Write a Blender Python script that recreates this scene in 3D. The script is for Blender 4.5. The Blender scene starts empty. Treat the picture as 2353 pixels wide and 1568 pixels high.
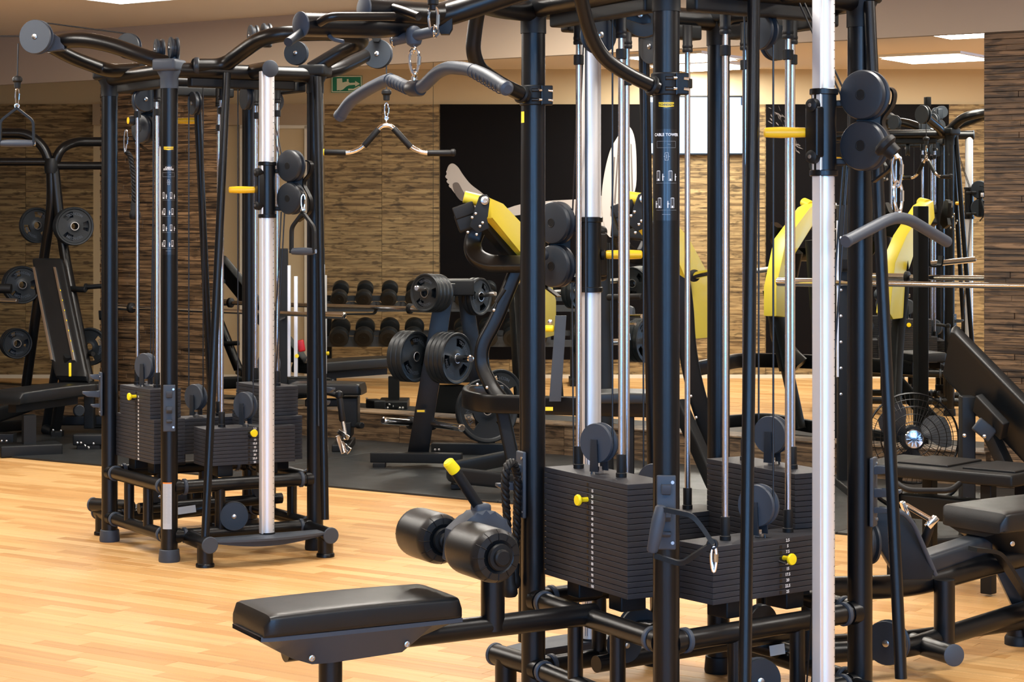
import bpy, bmesh, math, random
from mathutils import Vector, Matrix
random.seed(7)
PI = math.pi
sc = bpy.context.scene
COL = sc.collection
# ---------------------------------------------------------------- camera, light, exposure
F = 4700.0            # focal length in pixels of a 2353 px wide frame
K = F / 4400.0        # depths below were measured for 4400 px
CX, HY, ZC = 1176.5, 507.0, 1.55
cam_d = bpy.data.cameras.new('camera'); cam = bpy.data.objects.new('camera', cam_d); COL.objects.link(cam)
cam.location = (0, 0, ZC); cam.rotation_euler = (PI/2, 0, 0)
cam_d.sensor_width = 36; cam_d.lens = F/2353*36
cam_d.shift_y = -(784-HY)/2353; cam_d.clip_start = .05; cam_d.clip_end = 100
sc.camera = cam
sc.view_settings.view_transform = 'Standard'; sc.view_settings.look = 'None'
sc.view_settings.gamma = 1; sc.view_settings.use_curve_mapping = False
sc.view_settings.exposure = 0.0
world = bpy.data.worlds.new('world'); sc.world = world; world.use_nodes = True
world.node_tree.nodes['Background'].inputs[0].default_value = (.75, .85, 1, 1)
world.node_tree.nodes['Background'].inputs[1].default_value = .25
CEIL = 3.04
def W(px, py, d):
    D = d*K
    return Vector(((px-CX)*D/F, D, ZC-(py-HY)*D/F))
A0 = Vector(((800-CX)*13.505/4400, 13.505*K, 0)); B0 = Vector(((2265-CX)*11.07/4400, 11.07*K, 0))
MU = (B0-A0).normalized(); MN = Vector((-MU.y, MU.x, 0)).normalized()   # along the mirror wall, and into it
MIRP = A0 + MN*.10                                                   # front of the mirrors
def refl(v):
    v = Vector(v); return v - 2*MN.dot(v-MIRP)*MN
def along(px, off=0):      # where the sight line of column px meets the mirror wall plane moved by off
    r = (px-CX)/F; P = A0 + MN*off     # X = r*Y
    t = (r*P.y - P.x)/(MU.x - r*MU.y)
    return P + MU*t

def area(name, loc, sx, sy, power, color, rot=(0, 0, 0)):
    l = bpy.data.lights.new(name, 'AREA'); l.shape = 'RECTANGLE'; l.size = sx; l.size_y = sy
    l.energy = power; l.color = color
    o = bpy.data.objects.new(name, l); COL.objects.link(o); o.location = loc; o.rotation_euler = rot
    return o
WARM = (1, .955, .89)
def quad_center_virtual(px, py, z=CEIL):
    d = (z-ZC)*F/(HY-py)/K
    return W(px, py, d)
LIGHTS = [refl(quad_center_virtual(2147, 128.5)), refl(quad_center_virtual(1570, 128)), Vector((-2.55, 13.35, CEIL))]
for x in (-.6, 1.6, 3.8):  # grid of unseen lamps added to light the room
    for y in (2.4, 6.2, 9.6):
        if (x, y) != (3.8, 9.6): LIGHTS.append(Vector((x, y, CEIL)))
LIGHTS.append(Vector((-4.6, 9.9, CEIL))); LIGHTS.append(Vector((.1, 12.4, CEIL)))  # two more unseen lamps added for illumination
LIGHT_ANG = math.atan2(MU.y, MU.x)
for p in LIGHTS:
    area('ceiling_lamp_light', (p.x, p.y, CEIL-.035), .72, .72, 52, WARM, (0, 0, LIGHT_ANG))
# blue fill from windows added behind the camera, for highlights on the posts
FILL_WINS = [(-2.6, 1.9), (1.2, 1.9), (4.2, 1.3)]
for x, w in FILL_WINS:
    area('window_daylight', (x, -2.9, 1.75), w, 1.7, 125*w, (.20, .50, 1), (PI/2, 0, 0))

# ---------------------------------------------------------------- materials
def mat(name, col, rough=.5, metal=0, spec=.5, coat=0, emit=None, es=0, bump=0, bscale=400, var=0):
    m = bpy.data.materials.new(name); m.use_nodes = True; nt = m.node_tree; b = nt.nodes['Principled BSDF']
    b.inputs['Base Color'].default_value = (*col, 1); b.inputs['Roughness'].default_value = rough
    b.inputs['Metallic'].default_value = metal; b.inputs['Specular IOR Level'].default_value = spec
    b.inputs['Coat Weight'].default_value = coat
    if emit: b.inputs['Emission Color'].default_value = (*emit, 1); b.inputs['Emission Strength'].default_value = es
    n = nt.nodes.new('ShaderNodeTexNoise'); n.inputs['Scale'].default_value = bscale; n.inputs['Detail'].default_value = 3
    tc = nt.nodes.new('ShaderNodeTexCoord'); nt.links.new(tc.outputs['Object'], n.inputs['Vector'])
    if bump:
        bp = nt.nodes.new('ShaderNodeBump'); bp.inputs['Strength'].default_value = bump; bp.inputs['Distance'].default_value = .001
        nt.links.new(n.outputs['Fac'], bp.inputs['Height']); nt.links.new(bp.outputs['Normal'], b.inputs['Normal'])
    if var:
        n2 = nt.nodes.new('ShaderNodeTexNoise'); n2.inputs['Scale'].default_value = 9; nt.links.new(tc.outputs['Object'], n2.inputs['Vector'])
        mr = nt.nodes.new('ShaderNodeMapRange'); mr.inputs['To Min'].default_value = rough-var; mr.inputs['To Max'].default_value = rough+var
        nt.links.new(n2.outputs['Fac'], mr.inputs['Value']); nt.links.new(mr.outputs['Result'], b.inputs['Roughness'])
    return m
M = {}
M['black'] = mat('black_powder_coat', (.0035, .0038, .0045), .30, 0, .32, 0, bump=.15, bscale=900, var=.05)
M['matte'] = mat('matte_black', (.004, .005, .006), .5, 0, .28, bump=.1)
M['grey'] = mat('slate_plastic', (.040, .050, .066), .5, 0, .35, bump=.25, bscale=700)
M['wheel'] = mat('pulley_plastic', (.016, .021, .028), .42, 0, .35, bump=.15, bscale=500, var=.05)
M['plate'] = mat('stack_plate', (.024, .025, .030), .5, 0, .3, bump=.35, bscale=600)
M['rubber'] = mat('black_rubber', (.0035, .0035, .004), .55, 0, .3, bump=.3, bscale=300)
M['disc'] = mat('weight_disc_rubber', (.008, .011, .014), .45, 0, .35, bump=.4, bscale=250)
M['vinyl'] = mat('black_vinyl', (.0045, .006, .0075), .36, 0, .4, bump=.35, bscale=500, var=.06)
M['chrome'] = mat('chrome', (.78, .78, .80), .10, 1)
M['rod'] = mat('chromed_rod', (.74, .71, .74), .20, 1)
M['steel'] = mat('brushed_steel', (.55, .55, .56), .28, 1)
M['alu'] = mat('anodised_aluminium', (.74, .74, .75), .42, .55, var=.04)
M['groove'] = mat('column_groove', (.12, .16, .26), .4, .3)
M['yellow'] = mat('yellow_plastic', (.86, .50, .012), .38, 0, .5)
M['pin'] = mat('yellow_pin_plastic', (.92, .70, .01), .35, 0, .5)
M['paint'] = mat('yellow_paint', (.76, .60, .045), .40, 0, .5, bump=.1, bscale=800)
M['white'] = mat('white_print', (.8, .8, .8), .5)
M['dim'] = mat('dim_white_print', (.35, .37, .38), .5)
M['label'] = mat('label_black_film', (.004, .004, .005), .3)
M['badge'] = mat('badge_yellow', (.85, .58, .02), .4)
M['orange'] = mat('orange_print', (.75, .22, .02), .5)
M['cream'] = mat('cream_paint', (.42, .33, .24), .85, 0, .2, bump=.12, bscale=60)
M['cream2'] = mat('cream_paint_far', (.62, .50, .33), .85, 0, .2)
M['ceil'] = mat('ceiling_paint', (.80, .70, .58), .9, 0, .2, bump=.1, bscale=50)
M['mirror'] = mat('mirror_glass', (.90, .91, .87), .004, 1)
M['edge'] = mat('mirror_edge', (.05, .06, .05), .3)
M['mat'] = mat('rubber_gym_mat', (.017, .019, .020), .42, 0, .4, bump=.8, bscale=160, var=.08)
M['cable'] = mat('cable_sheath', (.006, .006, .007), .4)
M['red'] = mat('red_plastic', (.5, .01, .015), .35)
M['green'] = mat('sign_green', (.0, .22, .13), .4)
M['signwhite'] = mat('sign_white', (.75, .85, .70), .4)
M['poster'] = mat('poster_black', (.0035, .003, .004), .6, 0, .08)
M['skin'] = mat('poster_pale_print', (.55, .52, .52), .6)
M['skin2'] = mat('poster_grey_print', (.16, .14, .14), .6)
M['skirt'] = mat('white_skirting', (.75, .70, .60), .4)
M['lamp'] = mat('lamp_diffuser', (.9, .9, .9), .5, emit=(1, .93, .80), es=9)
M['glassday'] = mat('window_daylight_glass', (.1, .1, .1), .1, emit=(.30, .6, 1), es=2.2)  # glow for the added windows behind the camera
M['screen'] = mat('lit_screen', (.02, .02, .02), .3, emit=(.58, .76, 1), es=2.0)
M['screen2'] = mat('lit_screen_dark_part', (.02, .02, .02), .3, emit=(.02, .10, .25), es=1)
M['pagegrey'] = mat('sticker_paper', (.45, .47, .48), .5)

def wood_planks(name, c1, c2, c3, bw, rh, streak=(1.3, 30), rough=.55, dark=.5, bump=.5, isl=False, tex_obj=True, mortar=.0015):
    """strip wood: brick pattern rows with a different tint each, grain along X, rows along Z"""
    m = bpy.data.materials.new(name); m.use_nodes = True; nt = m.node_tree; N = nt.nodes.new; L = nt.links.new
    b = nt.nodes['Principled BSDF']; b.inputs['Roughness'].default_value = rough
    tc = N('ShaderNodeTexCoord'); sep = N('ShaderNodeSeparateXYZ'); L(tc.outputs['Object'], sep.inputs[0])
    cmb = N('ShaderNodeCombineXYZ'); L(sep.outputs['X'], cmb.inputs['X']); L(sep.outputs['Z'], cmb.inputs['Y'])
    br = N('ShaderNodeTexBrick'); L(cmb.outputs[0], br.inputs['Vector'])
    br.offset = .37; br.offset_frequency = 3; br.squash = 1.4; br.squash_frequency = 2
    br.inputs['Scale'].default_value = 1; br.inputs['Brick Width'].default_value = bw; br.inputs['Row Height'].default_value = rh
    br.inputs['Mortar Size'].default_value = mortar; br.inputs['Color1'].default_value = (0, 0, 0, 1); br.inputs['Color2'].default_value = (1, 1, 1, 1)
    br.inputs['Mortar'].default_value = (0, 0, 0, 1); br.inputs['Bias'].default_value = 0
    mp = N('ShaderNodeMapping'); mp.inputs['Scale'].default_value = (streak[0], streak[0], streak[1]); L(tc.outputs['Object'], mp.inputs['Vector'])
    n1 = N('ShaderNodeTexNoise'); n1.inputs['Scale'].default_value = 1.6; n1.inputs['Detail'].default_value = 6; n1.inputs['Roughness'].default_value = .65; n1.inputs['Distortion'].default_value = .6
    L(mp.outputs[0], n1.inputs['Vector'])
    mp2 = N('ShaderNodeMapping'); mp2.inputs['Scale'].default_value = (4, 4, 14); L(tc.outputs['Object'], mp2.inputs['Vector'])
    n2 = N('ShaderNodeTexNoise'); n2.inputs['Scale'].default_value = 2.2; n2.inputs['Detail'].default_value = 4; L(mp2.outputs[0], n2.inputs['Vector'])
    r1 = N('ShaderNodeValToRGB'); e = r1.color_ramp.elements
    e[0].position = .40; e[0].color = (*c3, 1); e[1].position = .62; e[1].color = (*c2, 1)
    x = e.new(.50); x.color = (*c1, 1)
    L(n1.outputs['Fac'], r1.inputs['Fac'])
    mx = N('ShaderNodeMix'); mx.data_type = 'RGBA'; mx.blend_type = 'MULTIPLY'; mx.inputs['Factor'].default_value = dark
    mr = N('ShaderNodeMapRange'); mr.inputs['From Min'].default_value = 0; mr.inputs['From Max'].default_value = 1
    mr.inputs['To Min'].default_value = .55; mr.inputs['To Max'].default_value = 1.15; L(br.outputs['Color'], mr.inputs['Value'])
    L(r1.outputs['Color'], mx.inputs['A']); L(mr.outputs['Result'], mx.inputs['B'])
    r2 = N('ShaderNodeValToRGB'); r2.color_ramp.elements[0].position = .36; r2.color_ramp.elements[0].color = (.30, .28, .25, 1); r2.color_ramp.elements[1].position = .45; r2.color_ramp.elements[1].color = (1, 1, 1, 1)
    L(n2.outputs['Fac'], r2.inputs['Fac'])
    mx2 = N('ShaderNodeMix'); mx2.data_type = 'RGBA'; mx2.blend_type = 'MULTIPLY'; mx2.inputs['Factor'].default_value = .8
    L(mx.outputs['Result'], mx2.inputs['A']); L(r2.outputs['Color'], mx2.inputs['B'])
    out = mx2.outputs['Result']
    if isl:
        g = N('ShaderNodeNewGeometry'); oi = N('ShaderNodeObjectInfo'); ad = N('ShaderNodeMath'); ad.operation = 'ADD'; fr = N('ShaderNodeMath'); fr.operation = 'FRACT'
        L(g.outputs['Random Per Island'], ad.inputs[0]); L(oi.outputs['Random'], ad.inputs[1]); L(ad.outputs[0], fr.inputs[0])
        m3 = N('ShaderNodeMapRange'); m3.inputs['To Min'].default_value = .62; m3.inputs['To Max'].default_value = 1.22; L(fr.outputs[0], m3.inputs['Value'])
        mx3 = N('ShaderNodeMix'); mx3.data_type = 'RGBA'; mx3.blend_type = 'MULTIPLY'; mx3.inputs['Factor'].default_value = 1
        L(out, mx3.inputs['A']); L(m3.outputs['Result'], mx3.inputs['B']); out = mx3.outputs['Result']
    L(out, b.inputs['Base Color'])
    bp = N('ShaderNodeBump'); bp.inputs['Strength'].default_value = bump; bp.inputs['Distance'].default_value = .003
    L(n1.outputs['Fac'], bp.inputs['Height']); L(bp.outputs['Normal'], b.inputs['Normal'])
    return m
M['wood_far'] = wood_planks('light_rustic_wall_boards', (.33, .225, .105), (.48, .35, .17), (.14, .088, .038), .40, .05, (1.5, 26), dark=.6)
M['wood_near'] = wood_planks('dark_rustic_strip_wood', (.130, .073, .033), (.245, .142, .068), (.026, .014, .007), 9, 9, (1.4, 34), dark=0, isl=True)
M['plinth'] = wood_planks('plinth_wood', (.15, .09, .045), (.26, .17, .09), (.05, .03, .015), .6, .07, (1.4, 26))
def floor_mat():
    m = bpy.data.materials.new('oak_strip_flooring'); m.use_nodes = True; nt = m.node_tree; N = nt.nodes.new; L = nt.links.new
    b = nt.nodes['Principled BSDF']; b.inputs['Roughness'].default_value = .42; b.inputs['Specular IOR Level'].default_value = .4
    tc = N('ShaderNodeTexCoord'); mp = N('ShaderNodeMapping'); mp.inputs['Scale'].default_value = (1.1, 26, 1); L(tc.outputs['Object'], mp.inputs['Vector'])
    n = N('ShaderNodeTexNoise'); n.inputs['Scale'].default_value = 1.5; n.inputs['Detail'].default_value = 5; n.inputs['Distortion'].default_value = .4; L(mp.outputs[0], n.inputs['Vector'])
    g = N('ShaderNodeNewGeometry'); oi = N('ShaderNodeObjectInfo'); ad = N('ShaderNodeMath'); ad.operation = 'ADD'; fr = N('ShaderNodeMath'); fr.operation = 'FRACT'
    L(g.outputs['Random Per Island'], ad.inputs[0]); L(oi.outputs['Random'], ad.inputs[1]); L(ad.outputs[0], fr.inputs[0])
    r = N('ShaderNodeValToRGB'); e = r.color_ramp.elements
    e[0].position = 0; e[0].color = (.47, .245, .082, 1); e[1].position = 1; e[1].color = (.64, .39, .165, 1)
    x = e.new(.35); x.color = (.53, .295, .108, 1); x = e.new(.6); x.color = (.58, .34, .132, 1)
    L(fr.outputs[0], r.inputs['Fac'])
    r2 = N('ShaderNodeMapRange'); r2.inputs['From Min'].default_value = .3; r2.inputs['From Max'].default_value = .7; r2.inputs['To Min'].default_value = .86; r2.inputs['To Max'].default_value = 1.08
    L(n.outputs['Fac'], r2.inputs['Value'])
    mx = N('ShaderNodeMix'); mx.data_type = 'RGBA'; mx.blend_type = 'MULTIPLY'; mx.inputs['Factor'].default_value = 1
    L(r.outputs['Color'], mx.inputs['A']); L(r2.outputs['Result'], mx.inputs['B']); L(mx.outputs['Result'], b.inputs['Base Color'])
    return m
M['floor'] = floor_mat()

# ---------------------------------------------------------------- geometry helpers; a geometry is (vertices, faces) in world space
REFLECT = False
ORG = {}
def merge(*gs):
    vs, fs = [], []
    for g in gs:
        o = len(vs); vs += list(g[0]); fs += [tuple(i+o for i in f) for f in g[1]]
    return vs, fs
def fillet(pts, rad, n=6):
    pts = [Vector(p) for p in pts]; out = [pts[0]]
    for i in range(1, len(pts)-1):
        a, b, c = pts[i-1], pts[i], pts[i+1]
        r1 = min(rad, (a-b).length*.48, (c-b).length*.48)
        p, q = b+(a-b).normalized()*r1, b+(c-b).normalized()*r1
        for k in range(n+1):
            t = k/n; out.append((1-t)**2*p + 2*t*(1-t)*b + t*t*q)
    out.append(pts[-1]); return out
def perp(d):
    u = Vector((0, 0, 1)) if abs(d.z) < .9 else Vector((1, 0, 0))
    a = d.cross(u).normalized(); return a, a.cross(d).normalized()
def tube(pts, r, seg=14, fil=0, flat=None, closed=False):
    """tube along pts; r number or list; flat=(wide, high) makes a rounded rectangular section"""
    pts = [Vector(p) for p in pts]
    if fil and len(pts) > 2: pts = fillet(pts, fil)
    n = len(pts); rs = r if isinstance(r, (list, tuple)) else [r]*n
    if len(rs) != n: rs = [rs[0]+(rs[-1]-rs[0])*i/(n-1) for i in range(n)]
    vs, fs = [], []; T = []
    for i in range(n):
        a = pts[i-1] if (i or closed) else pts[0]; b = pts[(i+1) % n] if (i < n-1 or closed) else pts[-1]
        T.append((b-a).normalized())
    a0, _ = perp(T[0]); N_ = a0
    for i in range(n):
        N_ = (N_ - T[i]*N_.dot(T[i])).normalized(); B_ = T[i].cross(N_)
        for k in range(seg):
            an = 2*PI*(k+.5)/seg; c, s = math.cos(an), math.sin(an)
            if flat:
                e = .35; c = math.copysign(abs(c)**e, c)*flat[0]/rs[i]; s = math.copysign(abs(s)**e, s)*flat[1]/rs[i]
            vs.append(pts[i] + (N_*c + B_*s)*rs[i])
    m = n if closed else n-1
    for i in range(m):
        for k in range(seg):
            k2 = (k+1) % seg; j = (i+1) % n
            fs.append((i*seg+k, i*seg+k2, j*seg+k2, j*seg+k))
    if not closed:
        fs.append(tuple(range(seg))[::-1]); fs.append(tuple((n-1)*seg+k for k in range(seg)))
    return vs, fs
def lathe(prof, origin, axis, seg=28, cap=True):
    """prof: list of (radius, height along the axis)"""
    o = Vector(origin); d = Vector(axis).normalized(); a, b = perp(d); vs, fs = [], []
    for r, h in prof:
        for k in range(seg):
            t = 2*PI*k/seg; vs.append(o + d*h + (a*math.cos(t)+b*math.sin(t))*max(r, 1e-4))
    for i in range(len(prof)-1):
        for k in range(seg):
            k2 = (k+1) % seg; fs.append((i*seg+k, (i+1)*seg+k, (i+1)*seg+k2, i*seg+k2))
    if cap:
        fs.append(tuple(range(seg))); fs.append(tuple((len(prof)-1)*seg+k for k in range(seg))[::-1])
    return vs, fs
def cyl(p, q, r, seg=20, bev=0):
    p, q = Vector(p), Vector(q); L_ = (q-p).length
    pr = [(r, 0), (r, L_)] if not bev else [(r-bev, 0), (r, bev), (r, L_-bev), (r-bev, L_)]
    return lathe(pr, p, q-p, seg)
def box(c, sx, sy, sz, ax=None, ay=None, az=None, bev=0):
    """box centred at c with full sizes along the axes"""
    ax = Vector(ax or (1, 0, 0)).normalized(); ay = Vector(ay or (0, 1, 0)).normalized(); az = Vector(az).normalized() if az else ax.cross(ay).normalized()
    c = Vector(c)
    if not bev:
        vs = [c+ax*sx/2*i+ay*sy/2*j+az*sz/2*k for i in (-1, 1) for j in (-1, 1) for k in (-1, 1)]
        return vs, [(0, 1, 3, 2), (4, 6, 7, 5), (0, 4, 5, 1), (2, 3, 7, 6), (0, 2, 6, 4), (1, 5, 7, 3)]
    bm = bmesh.new(); bmesh.ops.create_cube(bm, size=1)
    for v in bm.verts: v.co = Vector((v.co.x*sx, v.co.y*sy, v.co.z*sz))
    bmesh.ops.bevel(bm, geom=bm.edges[:], offset=min(bev, sx*.45, sy*.45, sz*.45), segments=3, profile=.6, affect='EDGES')
    vs = [c+ax*v.co.x+ay*v.co.y+az*v.co.z for v in bm.verts]; fs = [tuple(v.index for v in f.verts) for f in bm.faces]
    bm.free(); return vs, fs
def prism(poly, o, u, v, th, bev=0):
    """2-D outline in the (u, v) plane at o, thickness th centred on the plane"""
    o, u, v = Vector(o), Vector(u).normalized(), Vector(v).normalized(); n = u.cross(v)
    bm = bmesh.new(); lo = [bm.verts.new((x, y, -th/2)) for x, y in poly]; hi = [bm.verts.new((x, y, th/2)) for x, y in poly]
    k = len(poly); bm.faces.new(lo[::-1]); bm.faces.new(hi)
    for i in range(k): bm.faces.new((lo[i], lo[(i+1) % k], hi[(i+1) % k], hi[i]))
    if bev:
        es = [e for e in bm.edges if abs(e.verts[0].co.z-e.verts[1].co.z) < 1e-6]
        bmesh.ops.bevel(bm, geom=es, offset=bev, segments=2, profile=.6, affect='EDGES')
    bmesh.ops.recalc_face_normals(bm, faces=bm.faces)
    vs = [o+u*w.co.x+v*w.co.y+n*w.co.z for w in bm.verts]; bm.verts.index_update(); fs = [tuple(w.index for w in f.verts) for f in bm.faces]
    bm.free(); return vs, fs
def strap(pts, wid, th, wdir, fil=.05):
    """flat band: path pts, wide along wdir, th thick"""
    pts = [Vector(p) for p in pts]
    if fil and len(pts) > 2: pts = fillet(pts, fil, 8)
    w = Vector(wdir).normalized(); vs, fs = [], []; n = len(pts)
    for i, p in enumerate(pts):
        t = (pts[min(i+1, n-1)]-pts[max(i-1, 0)]).normalized(); h = t.cross(w).normalized()
        for a, b in ((-1, -1), (1, -1), (1, 1), (-1, 1)): vs.append(p+w*wid/2*a+h*th/2*b)
    for i in range(n-1):
        for k in range(4): fs.append((i*4+k, i*4+(k+1) % 4, i*4+4+(k+1) % 4, i*4+4+k))
    fs.append((3, 2, 1, 0)); fs.append(tuple((n-1)*4+k for k in range(4)))
    return vs, fs
def ring(c, axis, R, r, seg=24, s2=8, sq=1):
    a, b = perp(Vector(axis).normalized()); c = Vector(c)
    return tube([c+(a*math.cos(2*PI*k/seg)+b*math.sin(2*PI*k/seg)*sq)*R for k in range(seg)], r, s2, closed=True)
def root(name, label, cat, loc, group=None):
    o = bpy.data.objects.new(name, None); COL.objects.link(o); o.empty_display_size = .1
    l = refl(loc) if REFLECT else Vector(loc); o.location = l
    o['label'] = label; o['category'] = cat
    if group: o['group'] = group
    ORG[o.name] = l; return o
def part(name, g, m, parent=None, smooth=True, label=None, stuff=False):
    vs, fs = g
    if REFLECT: vs = [refl(v) for v in vs]; fs = [tuple(reversed(f)) for f in fs]
    off = ORG[parent.name] if parent else Vector((0, 0, 0))
    me = bpy.data.meshes.new(name); me.from_pydata([tuple(Vector(v)-off) for v in vs], [], fs); me.validate()
    if isinstance(m, str): m = M[m]
    me.materials.append(m)
    bm = bmesh.new(); bm.from_mesh(me); bmesh.ops.recalc_face_normals(bm, faces=bm.faces); bm.to_mesh(me); bm.free()
    if smooth: me.shade_smooth(); me.set_sharp_from_angle(angle=math.radians(38))
    o = bpy.data.objects.new(name, me); COL.objects.link(o)
    if parent: o.parent = parent
    ORG[o.name] = off
    if label: o['label'] = label
    if stuff: o['kind'] = 'stuff'
    return o
def single(name, g, m, label, cat, group=None, loc=None, smooth=True):
    """a thing that is one mesh"""
    vs = [Vector(v) for v in g[0]]
    c = Vector(loc) if loc is not None else sum(vs, Vector())/len(vs)
    o = part(name, g, m, None, smooth)
    l = refl(c) if REFLECT else c
    o.data.transform(Matrix.Translation(-l)); o.location = l; ORG[o.name] = l
    o['label'] = label; o['category'] = cat
    if group: o['group'] = group
    return o
def copy_tree(o, parent=None):
    kids = [c for c in o.children]; c = o.copy(); COL.objects.link(c)
    if parent: c.parent = parent
    for k in kids: copy_tree(k, c)
    return c
def struct(name, g, m, smooth=False):
    o = part(name, g, m, None, smooth); o['kind'] = 'structure'; return o
def wallbox(name, a, b, z0, z1, th, m, kind='structure', parent=None):
    """upright slab from a to b (ground points); local X runs along it, so textures do too; thickness goes to the right of a->b"""
    a = Vector((a[0], a[1], 0)); b = Vector((b[0], b[1], 0)); d = b-a; L_ = d.length
    me = bpy.data.meshes.new(name); vs = [(x, y, z) for x in (0, L_) for y in (0, -th) for z in (z0, z1)]
    me.from_pydata(vs, [], [(0, 1, 3, 2), (4, 6, 7, 5), (0, 4, 5, 1), (2, 3, 7, 6), (0, 2, 6, 4), (1, 5, 7, 3)]); me.materials.append(M[m] if isinstance(m, str) else m)
    bm = bmesh.new(); bm.from_mesh(me); bmesh.ops.recalc_face_normals(bm, faces=bm.faces); bm.to_mesh(me); bm.free()
    o = bpy.data.objects.new(name, me); COL.objects.link(o); o.location = a; o.rotation_euler = (0, 0, math.atan2(d.y, d.x))
    if kind: o['kind'] = kind
    if parent: o.parent = parent; o.matrix_parent_inverse = Matrix.Translation(-parent.location) if parent.rotation_euler.z == 0 else parent.matrix_world.inverted()
    return o
_txt = {}
def text2d(body, size, bold=0):
    key = (body, size, bold)
    if key in _txt: return _txt[key]
    cu = bpy.data.curves.new('lettering', 'FONT'); cu.body = body; cu.size = size; cu.align_x = 'CENTER'; cu.align_y = 'CENTER'; cu.offset = bold; cu.resolution_u = 2; cu.space_line = .8
    ob = bpy.data.objects.new('lettering', cu); COL.objects.link(ob); dg = bpy.context.evaluated_depsgraph_get(); dg.update()
    me = ob.evaluated_get(dg).to_mesh(); vs = [(v.co.x, v.co.y) for v in me.vertices]; fs = [tuple(p.vertices) for p in me.polygons]
    ob.evaluated_get(dg).to_mesh_clear(); bpy.data.objects.remove(ob); _txt[key] = (vs, fs); return _txt[key]
def flat2d(g2, o, u, v): # place 2-D geometry
    o, u, v = Vector(o), Vector(u).normalized(), Vector(v).normalized(); return [o+u*x+v*y for x, y in g2[0]], g2[1]
def wrap2d(g2, c, r, ang): # wrap 2-D geometry round an upright post centred at c (its height = c.z); ang = direction the print faces
    return [Vector((c[0]+r*math.cos(ang+x/r), c[1]+r*math.sin(ang+x/r), c[2]+y)) for x, y in g2[0]], g2[1]
def rect2(x0, y0, x1, y1, n=1):
    vs, fs = [], []
    for i in range(n+1):
        x = x0+(x1-x0)*i/n; vs += [(x, y0), (x, y1)]
    for i in range(n): fs.append((2*i, 2*i+2, 2*i+3, 2*i+1))
    return vs, fs
def move2(g, dx, dy): return [(x+dx, y+dy) for x, y in g[0]], g[1]
def frame2(x0, y0, x1, y1, t): return merge(rect2(x0, y0, x1, y0+t, 6), rect2(x0, y1-t, x1, y1, 6), rect2(x0, y0, x0+t, y1), rect2(x1-t, y0, x1, y1))
Z3 = Vector((0, 0, 1))
def H(v): return Vector((v.x, v.y, 0))
# ================================================================ the room
def G(p): return (p.x, p.y)
VD = 18.84
def vw(px, py, d): return refl(W(px, py, d))         # real place of something the mirror shows at this column, row and depth
MR = A0 + MU*8.2; ML = A0 - MU*11.6
room = [refl(W(-560, HY, VD)), refl(W(2450, HY, VD))]
wallbox('wall_back', MR+MN*.12, ML+MN*.12, 0, CEIL, .2, 'cream')
wallbox('wall_back_bulkhead', MR+MN*.07, ML+MN*.07, 2.645, CEIL, .05, 'cream')
wl = wallbox('wall_left', G(room[0]), G(room[1]), 0, CEIL, .2, 'cream2')
P2 = Vector((-5.2, 2.2, 0)); P3 = Vector((-5.2, -3, 0)); P4 = Vector((5.0, -3, 0)); P5 = Vector((5.0, MR.y, 0))
wallbox('wall_side', G(room[1]), G(P2), 0, CEIL, .2, 'cream')
wallbox('wall_side_near', G(P2), G(P3), 0, CEIL, .2, 'cream')
wallbox('wall_right', (5.0, -3.2), (5.0, 13), 0, CEIL, .2, 'cream')
xs = -5.2
k = 0
for cx_, w_ in FILL_WINS + [(None, 0)]:
    x1 = cx_-w_/2 if cx_ is not None else 5.2
    wallbox('wall_front' if k == 0 else 'wall_front_pier', (xs, -3), (x1, -3), 0, CEIL, -.2, 'cream'); k += 1
    if cx_ is not None:
        xa, xb = cx_-w_/2, cx_+w_/2
        wallbox('wall_front_sill', (xa, -3), (xb, -3), 0, .9, -.2, 'cream'); wallbox('wall_front_lintel', (xa, -3), (xb, -3), 2.6, CEIL, -.2, 'cream')
        fr = struct('window_%d' % k, merge(box((cx_, -3.1, .93), w_, .08, .06), box((cx_, -3.1, 2.57), w_, .08, .06), box((xa+.03, -3.1, 1.75), .06, .08, 1.7), box((xb-.03, -3.1, 1.75), .06, .08, 1.7), box((cx_, -3.1, 1.75), .05, .07, 1.7)), 'white')  # unseen window, added to carry the blue fill
        part('pane', box((cx_, -3.12, 1.75), w_-.1, .01, 1.62), 'glassday', fr)  # glowing sheet of the added window
        xs = xb
struct('ceiling', box((-1.5, 8, CEIL+.05), 24, 26, .1), 'ceil')
struct('floor_slab', box((-1.5, 8, -.06), 24, 26, .1), 'matte')
# strip flooring laid along the mirror wall
VM = MN.dot(W(800, 1125, 11.04)-A0)
fl = bpy.data.objects.new('floor', None); COL.objects.link(fl); fl['kind'] = 'structure'; fl['label'] = 'pale oak strip flooring'; ORG['floor'] = Vector()
ANG = math.atan2(MU.y, MU.x)
fl.location = A0; fl.rotation_euler = (0, 0, ANG)
rnd = random.Random(3); SW = .072
cand, rest = [], []
v = VM; row = 0
while v > -17:
    u = -12.5 - rnd.random()*.5
    while u < 9:
        l = rnd.choice((.42, .5, .58, .66)); c = A0 + MU*(u+l/2) + MN*(v-SW/2)
        if -11 < c.x < 5.3 and -3.3 < c.y:
            q = (u, v, l, rnd.random()*.0006)
            if c.y > 3:
                sx = CX + c.x/c.y*F; sy = HY + ZC/c.y*F
                (cand if -60 < sx < 2420 and sy < 1600 else rest).append((c.y, q))
            else: rest.append((c.y, q))
        u += l
    v -= SW; row += 1
cand.sort(); rest += cand[300:]; cand = cand[:300]
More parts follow.
